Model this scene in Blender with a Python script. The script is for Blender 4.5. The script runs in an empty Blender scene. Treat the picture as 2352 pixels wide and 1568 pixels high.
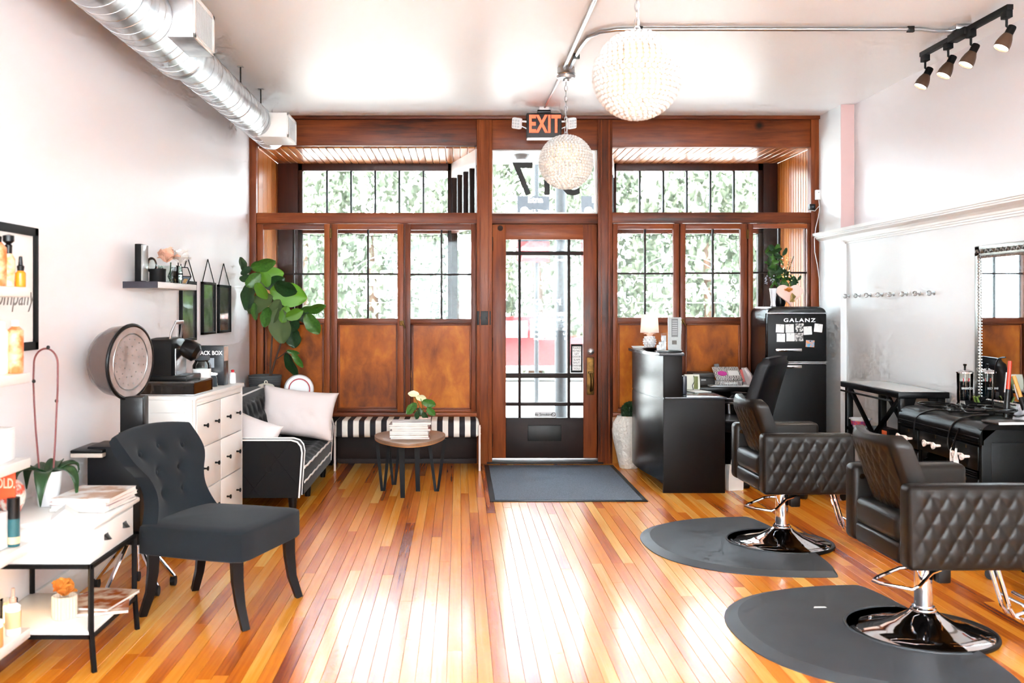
import bpy, bmesh, math, random
from mathutils import Vector, Matrix, Euler
PI = math.pi
SC = bpy.context.scene
COL = SC.collection

# ------------------------------------------------------------------ camera
F, CX, CY, H = 2287.0, 1055.0, 705.0, 1.356
D = 8.66                                    # depth of the wooden shop front
cam_d = bpy.data.cameras.new('camera'); cam = bpy.data.objects.new('camera', cam_d); COL.objects.link(cam)
cam.location = (0, 0, H); cam.rotation_euler = (PI/2, 0, 0)
cam_d.sensor_width = 36; cam_d.lens = 36*F/2352
cam_d.shift_x = (1176-CX)/2352; cam_d.shift_y = -(784-CY)/2352
cam_d.dof.use_dof = True; cam_d.dof.focus_distance = 6.6; cam_d.dof.aperture_fstop = 3.2
cam_d.clip_start = 0.05; cam_d.clip_end = 300
SC.camera = cam
# ------------------------------------------------------------------ world, sun, exposure
w = bpy.data.worlds.new('sky'); SC.world = w; w.use_nodes = True
nt = w.node_tree; bgn = nt.nodes['Background']
bgn.inputs[0].default_value = (0.83, 0.925, 1.0, 1); bgn.inputs[1].default_value = 12.0
sun_d = bpy.data.lights.new('sun', 'SUN'); sun_d.energy = 15; sun_d.angle = math.radians(2); sun_d.color = (1, .95, .87)
sun = bpy.data.objects.new('sun', sun_d); COL.objects.link(sun); sun.rotation_euler = (math.radians(38), 0, math.radians(-25))
def area(name, loc, rot, sx, sy, power, col=(1, 1, 1)):
    d = bpy.data.lights.new(name, 'AREA'); d.shape = 'RECTANGLE'; d.size = sx; d.size_y = sy; d.energy = power; d.color = col
    o = bpy.data.objects.new(name, d); COL.objects.link(o); o.location = loc; o.rotation_euler = rot
    return o
# area lights added behind the camera to fill the shop front
area('rear_fill', (-.55, -1.9, 1.75), (math.radians(90), 0, 0), 1.7, 1.7, 114, (.85, .95, 1))
area('rear_fill.001', (1.95, -1.9, 1.75), (math.radians(90), 0, 0), 1.7, 1.7, 114, (.85, .95, 1))
SC.view_settings.view_transform = 'Standard'; SC.view_settings.look = 'None'; SC.view_settings.gamma = 1
SC.view_settings.use_curve_mapping = False
SC.view_settings.exposure = 0.74
SC.cycles.use_denoising = True
SC.cycles.max_bounces = 5; SC.cycles.diffuse_bounces = 3; SC.cycles.glossy_bounces = 3; SC.cycles.transmission_bounces = 4;
SC.cycles.use_adaptive_sampling = True; SC.cycles.adaptive_threshold = .18; SC.cycles.adaptive_min_samples = 14; SC.cycles.transparent_max_bounces = 24
SC.cycles.caustics_reflective = False; SC.cycles.caustics_refractive = False
SC.cycles.sample_clamp_indirect = 8

# ------------------------------------------------------------------ helpers
def WX(px, Y): return (px-CX)*Y/F
def WZ(py, Y): return H-(py-CY)*Y/F
def FX(px): return (px-CX)/264.0            # on the shop front
def FZ(py): return H+(CY-py)/264.0
def lin(c):
    return tuple(((v/255)/12.92 if v/255 <= .04045 else ((v/255+.055)/1.055)**2.4) for v in c)

class MB:
    def __init__(s): s.bm = bmesh.new()
    def _x(s, vs, M):
        if M is not None:
            for v in vs: v.co = M @ v.co
    def box(s, x0, x1, y0, y1, z0, z1, bevel=0, seg=2, M=None):
        r = bmesh.ops.create_cube(s.bm, size=1)
        vs = r['verts']
        for v in vs:
            v.co = Vector(((x0+x1)/2+v.co.x*(x1-x0), (y0+y1)/2+v.co.y*(y1-y0), (z0+z1)/2+v.co.z*(z1-z0)))
        if bevel > 0:
            bevel = min(bevel, .49*min(abs(x1-x0), abs(y1-y0), abs(z1-z0)))
            es = list({e for v in vs for e in v.link_edges})
            out = bmesh.ops.bevel(s.bm, geom=es, offset=bevel, segments=seg, profile=.5, affect='EDGES', clamp_overlap=True)
            vs = list({v for f in out['faces'] for v in f.verts} | {v for v in vs if v.is_valid})
        s._x(vs, M); return s
    def loft(s, rings, cap=True, closed=True, M=None, loop=False):
        bm = s.bm; R = [[bm.verts.new(p) for p in ring] for ring in rings]
        n = len(R[0]); m = len(R)
        for i in range(m if loop else m-1):
            a, b = R[i], R[(i+1) % m]
            for j in range(n if closed else n-1):
                k = (j+1) % n
                try: bm.faces.new((a[j], a[k], b[k], b[j]))
                except ValueError: pass
        if cap and closed and not loop:
            for ring in (R[0], R[-1]):
                try: bm.faces.new(ring)
                except ValueError: pass
        s._x([v for r in R for v in r], M); return s
    def tube(s, pts, r, n=8, loop=False, cap=True, M=None, flat=1.0):
        P = [Vector(p) for p in pts]; m = len(P); rings = []
        up = None
        for i in range(m):
            if loop: t = P[(i+1) % m]-P[i-1]
            else: t = P[min(i+1, m-1)]-P[max(i-1, 0)]
            if t.length < 1e-9: t = Vector((0, 0, 1))
            t.normalize()
            if up is None:
                up = Vector((0, 0, 1)) if abs(t.z) < .9 else Vector((1, 0, 0))
            u = up-t*up.dot(t)
            if u.length < 1e-6: u = t.orthogonal()
            u.normalize(); v = t.cross(u); up = u
            rr = r[i] if isinstance(r, (list, tuple)) else r
            rings.append([P[i]+(u*math.cos(2*PI*k/n)*flat+v*math.sin(2*PI*k/n))*rr for k in range(n)])
        return s.loft(rings, cap=cap, M=M, loop=loop)
    def cyl(s, p0, p1, r0, r1=None, n=16, cap=True, M=None):
        return s.tube([p0, p1], [r0, r0 if r1 is None else r1], n=n, cap=cap, M=M)
    def lathe(s, prof, n=24, M=None, c=(0, 0, 0), cap=True):
        return s.loft([[(c[0]+r*math.cos(2*PI*k/n), c[1]+r*math.sin(2*PI*k/n), c[2]+z) for k in range(n)] for r, z in prof], cap=cap, M=M)
    def prism(s, poly, z0, z1, M=None, bevel=0, seg=2):
        bm = s.bm
        a = [bm.verts.new((x, y, z0)) for x, y in poly]; b = [bm.verts.new((x, y, z1)) for x, y in poly]
        n = len(poly); fs = []
        for j in range(n): fs.append(bm.faces.new((a[j], a[(j+1) % n], b[(j+1) % n], b[j])))
        fs.append(bm.faces.new(a[::-1])); fs.append(bm.faces.new(b))
        vs = a+b
        if bevel:
            es = [e for f in fs[-2:] for e in f.edges]
            out = bmesh.ops.bevel(bm, geom=es, offset=bevel, segments=seg, profile=.5, affect='EDGES')
            vs = list({v for f in out['faces'] for v in f.verts} | {v for v in vs if v.is_valid})
        s._x(vs, M); return s
    def ball(s, c, r, nu=16, nv=10, M=None):
        rx, ry, rz = r if isinstance(r, (tuple, list)) else (r, r, r)
        rings = []
        for i in range(nv+1):
            a = PI*(i+.02*(i == 0)-.02*(i == nv))/nv
            rings.append([(c[0]+rx*math.sin(a)*math.cos(2*PI*k/nu), c[1]+ry*math.sin(a)*math.sin(2*PI*k/nu), c[2]-rz*math.cos(a)) for k in range(nu)])
        return s.loft(rings, M=M)
    def grid(s, f, nu, nv, M=None):
        return s.loft([[f(i/nu, j/nv) for i in range(nu+1)] for j in range(nv+1)], cap=False, closed=False, M=M)
    def quad(s, a, b, c, d, M=None):
        vs = [s.bm.verts.new(p) for p in (a, b, c, d)]; s.bm.faces.new(vs); s._x(vs, M); return s
    def mesh(s, name, smooth=True, angle=38):
        bmesh.ops.recalc_face_normals(s.bm, faces=s.bm.faces)
        me = bpy.data.meshes.new(name); s.bm.to_mesh(me); s.bm.free()
        if smooth:
            me.polygons.foreach_set('use_smooth', [True]*len(me.polygons))
            me.set_sharp_from_angle(angle=math.radians(angle))
        return me
    def build(s, name, mat, parent=None, smooth=True, angle=38, loc=None, rot=None, label=None, M=None):
        me = s.mesh(name, smooth, angle); me.materials.append(mat)
        return put(name, me, parent, loc, rot, label, M)
def put(name, me, parent=None, loc=None, rot=None, label=None, M=None):
    o = bpy.data.objects.new(name, me); COL.objects.link(o)
    if parent is not None: o.parent = parent
    if M is not None: o.matrix_local = M
    if loc is not None: o.location = loc
    if rot is not None: o.rotation_euler = rot
    if label: o['label'] = label
    return o
def tag(o, label, cat=None, group=None, kind=None):
    o['label'] = label
    if cat: o['category'] = cat
    if group: o['group'] = group
    if kind: o['kind'] = kind
    return o
def thing(name, label, cat, loc=(0, 0, 0), rz=0, group=None, kind=None):
    o = bpy.data.objects.new(name, None); COL.objects.link(o)
    o.location = loc; o.rotation_euler = (0, 0, rz); o.empty_display_size = .1
    return tag(o, label, cat, group, kind)
def struct(name, label, cat, loc=(0, 0, 0)): return thing(name, label, cat, loc, kind='structure')
def copy_tree(o, parent=None):
    c = o.copy(); COL.objects.link(c); c.parent = parent
    for ch in list(o.children): copy_tree(ch, c)
    return c
def box1(name, mat, parent, x0, x1, y0, y1, z0, z1, bevel=0, M=None, label=None, seg=2):
    return MB().box(x0, x1, y0, y1, z0, z1, bevel, seg).build(name, mat, parent, M=M, label=label)
def text(name, body, size, mat, parent, loc, rot=(PI/2, 0, 0), mirror=False, ext=.0006, align='CENTER', shear=0, bold=0, sx=1, spacing=1):
    cu = bpy.data.curves.new(name, 'FONT'); cu.body = body; cu.size = size; cu.align_x = align; cu.align_y = 'CENTER'
    cu.extrude = ext; cu.shear = shear; cu.offset = bold; cu.resolution_u = 3; cu.space_character = spacing
    t = bpy.data.objects.new(name, cu); COL.objects.link(t)
    bpy.context.view_layer.update()
    me = bpy.data.meshes.new_from_object(t.evaluated_get(bpy.context.evaluated_depsgraph_get()))
    bpy.data.objects.remove(t); me.materials.clear(); me.materials.append(mat)
    me.transform(Matrix.Diagonal((-sx if mirror else sx, 1, 1, 1)))
    return put(name, me, parent, loc, rot)
def rotM(loc=(0, 0, 0), rot=(0, 0, 0), sc=(1, 1, 1)):
    return Matrix.Translation(loc) @ Euler(rot).to_matrix().to_4x4() @ Matrix.Diagonal((*sc, 1))

# ------------------------------------------------------------------ materials
MAT = {}
def mat(name, rgb, rough=.5, metal=0, spec=.5, noise=None, bump=None, coat=0, sheen=0, emit=None, alpha=None, trans=0, ior=1.45, sss=0):
    m = bpy.data.materials.new(name); m.use_nodes = True; MAT[name] = m
    t = m.node_tree; b = t.nodes['Principled BSDF']
    b.inputs['Base Color'].default_value = (*lin(rgb), 1); b.inputs['Roughness'].default_value = rough
    b.inputs['Metallic'].default_value = metal; b.inputs['Specular IOR Level'].default_value = spec
    b.inputs['Coat Weight'].default_value = coat; b.inputs['Coat Roughness'].default_value = .08
    b.inputs['Sheen Weight'].default_value = sheen; b.inputs['IOR'].default_value = ior
    b.inputs['Transmission Weight'].default_value = trans
    if emit:
        b.inputs['Emission Color'].default_value = (*lin(emit[0]), 1); b.inputs['Emission Strength'].default_value = emit[1]
    if alpha is not None: b.inputs['Alpha'].default_value = alpha
    def coord(scale):
        g = t.nodes.new('ShaderNodeTexCoord'); mp = t.nodes.new('ShaderNodeMapping')
        mp.inputs['Scale'].default_value = scale if isinstance(scale, (tuple, list)) else (scale,)*3
        t.links.new(g.outputs['Object'], mp.inputs['Vector']); return mp
    if noise:                                # (scale, second colour, contrast)
        n = t.nodes.new('ShaderNodeTexNoise'); n.inputs['Scale'].default_value = 1; n.inputs['Detail'].default_value = 6
        t.links.new(coord(noise[0]).outputs[0], n.inputs['Vector'])
        r = t.nodes.new('ShaderNodeValToRGB'); k = noise[2] if len(noise) > 2 else .2
        r.color_ramp.elements[0].position = .5-k; r.color_ramp.elements[1].position = .5+k
        r.color_ramp.elements[0].color = (*lin(rgb), 1); r.color_ramp.elements[1].color = (*lin(noise[1]), 1)
        t.links.new(n.outputs['Fac'], r.inputs[0]); t.links.new(r.outputs[0], b.inputs['Base Color'])
    if bump:
        n = t.nodes.new('ShaderNodeTexNoise'); n.inputs['Scale'].default_value = 1; n.inputs['Detail'].default_value = 4
        t.links.new(coord(bump[0]).outputs[0], n.inputs['Vector'])
        u = t.nodes.new('ShaderNodeBump'); u.inputs['Strength'].default_value = bump[1]; u.inputs['Distance'].default_value = bump[2] if len(bump) > 2 else .01
        t.links.new(n.outputs['Fac'], u.inputs['Height']); t.links.new(u.outputs[0], b.inputs['Normal'])
    return m
def wood(name, cols, grain, rough=.35, coat=0, per_object=True, blot=2.0, knots=0, fine=.45, spec=.35, span=(.3, .7)):
    """cols: dark..light list; grain: scale vector of the stretched noise"""
    m = bpy.data.materials.new(name); m.use_nodes = True; MAT[name] = m
    t = m.node_tree; b = t.nodes['Principled BSDF']; N = t.nodes.new; L = t.links.new
    b.inputs['Roughness'].default_value = rough; b.inputs['Coat Weight'].default_value = coat; b.inputs['Coat Roughness'].default_value = .12; b.inputs['Specular IOR Level'].default_value = spec
    geo = N('ShaderNodeNewGeometry'); oi = N('ShaderNodeObjectInfo')
    off = N('ShaderNodeVectorMath'); off.operation = 'SCALE'; off.inputs[0].default_value = (37.1, 19.7, 53.3); L(oi.outputs['Random'], off.inputs['Scale'])
    add = N('ShaderNodeVectorMath'); add.operation = 'ADD'; L(geo.outputs['Position'], add.inputs[0])
    if per_object: L(off.outputs[0], add.inputs[1])
    mp = N('ShaderNodeMapping'); mp.inputs['Scale'].default_value = grain; L(add.outputs[0], mp.inputs[0])
    n1 = N('ShaderNodeTexNoise'); n1.inputs['Scale'].default_value = 1; n1.inputs['Detail'].default_value = 8; n1.inputs['Roughness'].default_value = .62; n1.inputs['Distortion'].default_value = .35; L(mp.outputs[0], n1.inputs['Vector'])
    mb = N('ShaderNodeMapping'); mb.inputs['Scale'].default_value = tuple(blot*(1 if g > 6 else .45) for g in grain); L(add.outputs[0], mb.inputs[0])
    n2 = N('ShaderNodeTexNoise'); n2.inputs['Scale'].default_value = 1; n2.inputs['Detail'].default_value = 3; L(mb.outputs[0], n2.inputs['Vector'])
    mx = N('ShaderNodeMath'); mx.operation = 'MULTIPLY_ADD'; mx.inputs[1].default_value = fine; L(n1.outputs['Fac'], mx.inputs[0])
    m2 = N('ShaderNodeMath'); m2.operation = 'MULTIPLY'; m2.inputs[1].default_value = 1-fine; L(n2.outputs['Fac'], m2.inputs[0]); L(m2.outputs[0], mx.inputs[2])
    src = mx.outputs[0]
    if per_object:
        a = N('ShaderNodeMath'); a.operation = 'MULTIPLY_ADD'; a.inputs[1].default_value = per_object if isinstance(per_object, float) else .2; L(oi.outputs['Random'], a.inputs[0]); L(src, a.inputs[2])
        c = N('ShaderNodeMath'); c.operation = 'SUBTRACT'; c.inputs[1].default_value = (per_object if isinstance(per_object, float) else .2)/2; L(a.outputs[0], c.inputs[0]); src = c.outputs[0]
    r = N('ShaderNodeValToRGB'); e = r.color_ramp.elements
    while len(e) < len(cols): e.new(.5)
    for k, cc in enumerate(cols):
        e[k].position = span[0]+(span[1]-span[0])*k/(len(cols)-1); e[k].color = (*lin(cc), 1)
    L(src, r.inputs[0]); col = r.outputs[0]
    if knots:
        v = N('ShaderNodeTexVoronoi'); v.inputs['Scale'].default_value = knots; L(add.outputs[0], v.inputs['Vector'])
        k = N('ShaderNodeValToRGB'); k.color_ramp.elements[0].position = .03; k.color_ramp.elements[1].position = .09; L(v.outputs['Distance'], k.inputs[0])
        x = N('ShaderNodeMix'); x.data_type = 'RGBA'; L(k.outputs[0], x.inputs[0]); x.inputs[6].default_value = (*lin([c*.35 for c in cols[0]]), 1); L(col, x.inputs[7]); col = x.outputs[2]
    L(col, b.inputs['Base Color'])
    u = N('ShaderNodeBump'); u.inputs['Strength'].default_value = .12; u.inputs['Distance'].default_value = .004; L(n1.outputs['Fac'], u.inputs['Height']); L(u.outputs[0], b.inputs['Normal'])
    return m
def glass(name, tint=(250, 252, 252), refl=.6, rough=0.0):
    m = bpy.data.materials.new(name); m.use_nodes = True; MAT[name] = m
    t = m.node_tree; t.nodes.clear(); N = t.nodes.new; L = t.links.new
    o = N('ShaderNodeOutputMaterial'); tr = N('ShaderNodeBsdfTransparent'); tr.inputs[0].default_value = (*lin(tint), 1)
    g = N('ShaderNodeBsdfGlossy'); g.inputs['Roughness'].default_value = rough
    f = N('ShaderNodeFresnel'); f.inputs[0].default_value = 1.5
    k = N('ShaderNodeMath'); k.operation = 'MULTIPLY'; k.inputs[1].default_value = refl; L(f.outputs[0], k.inputs[0])
    x = N('ShaderNodeMixShader'); L(k.outputs[0], x.inputs[0]); L(tr.outputs[0], x.inputs[1]); L(g.outputs[0], x.inputs[2]); L(x.outputs[0], o.inputs[0])
    return m
def translucent(name, rgb, amount=.5, rough=.4, emit=0):
    m = bpy.data.materials.new(name); m.use_nodes = True; MAT[name] = m
    t = m.node_tree; b = t.nodes['Principled BSDF']; N = t.nodes.new; L = t.links.new
    b.inputs['Base Color'].default_value = (*lin(rgb), 1); b.inputs['Roughness'].default_value = rough
    tr = N('ShaderNodeBsdfTranslucent'); tr.inputs[0].default_value = (*lin(rgb), 1)
    x = N('ShaderNodeMixShader'); x.inputs[0].default_value = amount
    L(b.outputs[0], x.inputs[1]); L(tr.outputs[0], x.inputs[2]); L(x.outputs[0], t.nodes['Material Output'].inputs[0])
    if emit: b.inputs['Emission Color'].default_value = (*lin(rgb), 1); b.inputs['Emission Strength'].default_value = emit
    return m

mat('wall_paint', (238, 233, 234), .35, bump=(6, .05))
mat('wall_white', (240, 241, 241), .38, bump=(6, .04))
mat('pilaster_pink', (222, 186, 182), .4)
mat('ceiling_paint', (249, 250, 250), .4, bump=(3, .06))
mat('trim_white', (246, 246, 243), .3)
wood('mahogany', [(50, 20, 8), (106, 47, 18), (134, 64, 26), (156, 84, 38)], (40, 40, 3), .42, coat=.04, blot=2.2, knots=1.7, spec=.25)
wood('mahogany_rail', [(50, 20, 8), (106, 47, 18), (134, 64, 26), (156, 84, 38)], (3, 40, 40), .42, coat=.04, blot=2.2, knots=1.7, spec=.25)
wood('frame_dark', [(24, 11, 7), (52, 24, 15), (70, 34, 21)], (40, 40, 3), .4, spec=.25)
wood('panel_wood', [(74, 30, 4), (136, 64, 7), (178, 92, 10), (206, 122, 22)], (9, 9, 5), .45, coat=.04, blot=3.4, spec=.2, span=(.33, .67))
wood('bead_wood', [(130, 66, 20), (170, 98, 38), (196, 126, 60)], (50, 3, 50), .28, coat=.4, blot=2.0)
wood('bead_wall', [(130, 66, 20), (170, 98, 38), (196, 126, 60)], (50, 50, 3), .28, coat=.4, blot=2.0)
wood('pine', [(96, 44, 10), (176, 104, 34), (204, 138, 60)], (30, 30, 2.5), .35, coat=.2, blot=2.5, knots=3.0)
wood('floor_wood', [(132, 54, 12), (200, 104, 20), (222, 130, 30), (232, 150, 46), (242, 184, 92)], (60, 1.6, 60), .27, coat=.22, blot=.8, per_object=.32, fine=.28, spec=.36, span=(.26, .72))
mat('gap_dark', (44, 24, 14), .8)
mat('dark_stain', (20, 10, 8), .5, spec=.25, noise=((2, 2, 6), (40, 19, 11), .25))
mat('black_paint', (10, 10, 11), .34, spec=.3)
mat('black_matte', (13, 13, 14), .6, spec=.2)
mat('black_metal', (9, 9, 10), .55, spec=.2)
mat('black_plastic', (10, 10, 11), .3, spec=.35)
mat('laminate', (14, 9, 8), .45, spec=.2)
mat('chrome', (225, 225, 228), .06, metal=1)
mat('steel', (190, 192, 194), .28, metal=1)
mat('galvanised', (214, 217, 219), .36, metal=1, noise=((9, 9, 9), (178, 182, 186), .12))
mat('brass', (112, 82, 42), .42, metal=1, noise=(30, (72, 52, 28), .2))
mat('iron', (26, 23, 20), .45, spec=.4)
mat('white_paint', (238, 236, 231), .35)
mat('white_plastic', (240, 240, 240), .35)
mat('paper', (238, 237, 234), .7)
mat('leather', (21, 17, 14), .38, spec=.34, bump=(220, .12, .002))
mat('leather_dark', (14, 15, 19), .4, spec=.3, bump=(220, .1, .002))
mat('velvet', (9, 8, 10), .75, spec=.25, sheen=.12, bump=(90, .1, .002))
mat('piping', (240, 236, 232), .7)
mat('grey_linen', (27, 32, 37), .85, spec=.2, sheen=.06, bump=((700, 700, 700), .35, .001))
mat('espresso', (12, 7, 6), .42, spec=.18)
mat('pillow_pink', (231, 219, 216), .85, bump=(14, .25, .01))
mat('rubber_mat', (58, 62, 66), .5, spec=.4, noise=(5, (70, 74, 78), .3), bump=(60, .06, .002))
mat('rubber_black', (11, 11, 12), .5, spec=.3)
mat('mat_fibre', (134, 144, 158), .95, spec=.1, noise=(240, (82, 90, 100), .22), bump=(400, .5, .003))
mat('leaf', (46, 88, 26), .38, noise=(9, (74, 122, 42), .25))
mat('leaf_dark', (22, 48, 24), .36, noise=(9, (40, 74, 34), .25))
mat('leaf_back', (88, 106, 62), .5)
mat('bark', (78, 56, 42), .8)
mat('pot_grey', (84, 88, 90), .8)
mat('mirror', (236, 240, 240), .02, metal=1); mat('patchy_mirror', (222, 226, 226), .12, metal=.8, noise=(9, (150, 156, 156), .2)); mat('print_white', (250, 250, 250), .6)  # hanging mirrors get a patchy grey tint
mat('laminate_gloss', (24, 24, 24), .26, spec=.5)
mat('silver_frame', (150, 148, 142), .34, metal=.85)
mat('stone', (236, 231, 221), .85, bump=(22, 1.0, .03))
mat('mesh_white', (243, 243, 243), .5)
mat('exit_orange', (240, 96, 62), .5, emit=((245, 90, 52), .9))
mat('number_black', (24, 22, 18), .5)
mat('bulb', (255, 250, 240), .4, emit=((255, 246, 232), 12))
mat('bulb_warm', (255, 220, 170), .4, emit=((255, 190, 110), 12))
mat('concrete', (196, 193, 188), .8, noise=(1.2, (180, 177, 172), .25))
mat('asphalt', (120, 120, 122), .8)
mat('truck_red', (112, 8, 12), .25, coat=.6)
mat('tyre', (24, 24, 25), .7)
mat('pole_grey', (22, 25, 28), .5)
mat('foliage', (122, 128, 110), .8, noise=(.9, (66, 75, 58), .2))
mat('bead', (250, 246, 240), .3)
glass('window_glass', refl=.22); glass('clear_glass', (246, 250, 249), 1.0); glass('smoke_glass', (150, 138, 132), 1.0)
glass('acrylic', (244, 246, 246), 1.4); glass('blue_liquid', (60, 110, 130), .6); glass('plastic_film', (225, 220, 218), 1.2, .15)
translucent('bead_shell', (238, 236, 234), .25, .35); translucent('added_diffuser_tan', (198, 174, 146), .6, .8)
translucent('decal_white', (254, 254, 254), .9, .6); translucent('shade', (250, 238, 232), .6, .8)
translucent('petal_peach', (250, 205, 180), .3, .7); translucent('petal_white', (252, 248, 244), .35, .7); translucent('petal_orange', (240, 160, 70), .35, .7)
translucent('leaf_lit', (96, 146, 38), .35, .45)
def C(rgb, rough=.5, **k):
    n = 'tone_%d_%d_%d' % tuple(rgb)
    return MAT[n] if n in MAT else mat(n, rgb, rough, **k)
# ------------------------------------------------------------------ room shell
RX, LX, CEIL = 3.23, -1.82, 3.01
rnd = random.Random(11)
fl = MB().box(LX-.1, RX+.1, -2.1, 8.68, -.16, -.006).build('floor', MAT['gap_dark'], smooth=False)
tag(fl, 'honey and red toned narrow strip hardwood floor with glossy varnish', 'floor', kind='structure')
pl = MB(); pl.loft([[(-.5, -.5, -1), (.5, -.5, -1), (.5, -.5, -.08), (.494, -.5, 0), (-.494, -.5, 0), (-.5, -.5, -.08)],
                    [(-.5, .5, -1), (.5, .5, -1), (.5, .5, -.08), (.494, .5, 0), (-.494, .5, 0), (-.5, .5, -.08)]])
plank_me = pl.mesh('floor_plank', smooth=False); plank_me.materials.append(MAT['floor_wood'])
rest = MB(); W = .0572; x = LX+W/2; strip = 0
while x < RX+.03:
    y = 8.655
    while y > -2.05:
        L = rnd.uniform(1.7, 3.9)
        if y == 8.655: L *= rnd.uniform(.3, 1)
        y0 = max(y-L, -2.1)
        if y > 3.35 and strip < 89:
            o = put('floor_plank', plank_me, fl, (x, (y+y0)/2, 0)); o.scale = (W-.0014, y-y0-.001, .006)
        else:
            rest.box(x-W/2+.0006, x+W/2-.0006, y0+.0005, y-.0005, -.006, 0)
        y = y0
    x += W; strip += 1
o = rest.build('floor_plank_rest', MAT['floor_wood'], fl, smooth=False); o['kind'] = 'stuff'
def S(name, label, cat, m, *b, bevel=0):
    o = MB().box(*b, bevel).build(name, m); return tag(o, label, cat, kind='structure')
S('ceiling', 'glossy white painted plaster ceiling', 'ceiling', MAT['ceiling_paint'], LX-.1, RX+.1, -2.1, 8.72, CEIL, CEIL+.12)
S('wall_left', 'pale blush painted wall on the left side of the salon', 'wall', MAT['wall_paint'], LX-.12, LX, -2.1, 8.66, 0, CEIL)
wr = S('wall_right', 'pale blush upper wall above the white rail on the right', 'wall', MAT['wall_paint'], RX, RX+.12, -2.1, 8.7, 0, CEIL)
o = MB().box(3.165, RX, -2.1, 8.14, 0, 1.9).build('wall_panel', MAT['wall_white'], wr); o['label'] = 'white lower wall below the rail'
MB().box(3.117, RX, 8.14, 8.66, 0, CEIL).build('pilaster', MAT['wall_white'], wr)
MB().box(3.118, RX-.004, 8.132, 8.141, 1.99, CEIL).build('pilaster_face', MAT['pilaster_pink'], wr)
prof = [(3.166, 1.872), (3.152, 1.872), (3.152, 1.884), (3.140, 1.886), (3.140, 1.897), (3.128, 1.899), (3.124, 1.912), (3.112, 1.928), (3.094, 1.942), (3.088, 1.946), (3.088, 1.955), (3.074, 1.957), (3.074, 1.966), (3.060, 1.968), (3.060, 1.992), (RX, 1.998), (RX, 1.872)]
rail = MB().loft([[(a, y, b) for a, b in prof] for y in (-2.1, 8.63)]).build('trim_1', MAT['trim_white'], smooth=False)
tag(rail, 'deep white crown moulding rail running along the right wall', 'moulding', kind='structure')
wb = struct('wall_back', 'plain white rear wall with two added windows behind the viewer', 'wall')
for b in ((LX, RX, 0, .85), (LX, RX, 2.65, CEIL), (LX, -1.45, .85, 2.65), (.35, 1.05, .85, 2.65), (2.85, RX, .85, 2.65)):
    MB().box(b[0], b[1], -2.1, -2, b[2], b[3]).build('wall_section', MAT['wall_white'], wb)
for x0 in (-1.45, 1.05):  # windows made up to hold the rear fill lights
    MB().box(x0, x0+1.8, -2.08, -2.05, .85, .9).build('window_frame', MAT['trim_white'], wb)
    MB().box(x0+.88, x0+.92, -2.08, -2.05, .9, 2.65).build('window_frame', MAT['trim_white'], wb)
    MB().box(x0, x0+1.8, -2.072, -2.068, .9, 2.65).build('pane', MAT['window_glass'], wb)
def baseb(name, label, *b):
    return S(name, label, 'baseboard', MAT['trim_white'], *b, bevel=.004)
baseb('baseboard_left', 'white baseboard along the left wall', LX, LX+.018, -2, 8.6, 0, .14)
baseb('baseboard_right', 'white baseboard along the right wall', 3.147, 3.165, -2, 8.13, 0, .14)

# ------------------------------------------------------------------ wooden shop front
MA, MR, PW = MAT['mahogany'], MAT['mahogany_rail'], MAT['panel_wood']
def fb(name, m, parent, p0, p1, q0, q1, y0=8.645, y1=8.72, bevel=.003):
    """box given on the shop front: px p0..p1, py q0..q1"""
    return MB().box(FX(p0), FX(p1), y0, y1, FZ(q1), FZ(q0), bevel).build(name, m, parent)
wf = struct('wall_front', 'stained wood shop front framing with posts, header boards and base', 'wall')
fb('post', MA, wf, 573, 590, 268, 1066, 8.63); fb('post', MA, wf, 1860, 1879, 268, 1066, 8.63)
for a, b in ((1095, 1130), (1372, 1405)):
    fb('post', MA, wf, a, b, 276, 1066, 8.625, 8.76)
    fb('bead_strip', MA, wf, a+6, a+9, 277, 1065, 8.617, 8.63, .002); fb('bead_strip', MA, wf, b-9, b-6, 277, 1065, 8.617, 8.63, .002)
fb('crown_strip', MR, wf, 573, 1879, 266, 276, 8.60, 8.72, .006)
fb('ceiling_gap', MAT['black_matte'], wf, 573, 1879, 262, 266.5, 8.64, 8.7, 0)
fb('header_board', MR, wf, 590, 1095, 276, 335); fb('header_board', MR, wf, 1130, 1372, 276, 344); fb('header_board', MR, wf, 1405, 1860, 276, 338)
fb('transom_rail', MR, wf, 590, 1095, 489, 513); fb('transom_rail', MR, wf, 1405, 1860, 488, 512); fb('transom_rail', MR, wf, 1130, 1372, 491, 514, 8.64)
for a, b in ((590, 1095), (1405, 1860)):
    fb('sill_ledge', MR, wf, a, b, 946, 955, 8.60, 8.72, .004)
fb('base_panel', MAT['dark_stain'], wf, 590, 1095, 955, 1067, 8.65, 8.72)
fb('toe_strip', MAT['dark_stain'], wf, 590, 1095, 1052, 1067, 8.635, 8.66)
for p_, q_ in ((752, 768), (921, 937), (1551, 1570), (1708, 1725), (588, 596), (1088, 1096), (1404, 1411), (1852, 1862)): fb('mullion_post', MA, wf, p_, q_, 512, 948, 8.701, 8.745, 0)
for p_, q_ in ((1122, 1135), (1366.5, 1380)): fb('door_stop', MA, wf, p_, q_, 512, 1066, 8.702, 8.75, 0)
fb('door_stop', MR, wf, 1125, 1378, 512, 521, 8.702, 8.75, 0)
fb('back_board', MAT['dark_stain'], wf, 590, 1095, 733, 1066, 8.722, 8.74, 0); fb('back_board', MAT['dark_stain'], wf, 1405, 1860, 731, 1066, 8.722, 8.74, 0)
k = 0
p = 1405
while p < 1860:
    fb('pine_board', MAT['pine'], wf, p, min(p+19.4, 1860), 955, 1067, 8.65, 8.72, .003); p += 20; k += 1
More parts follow.
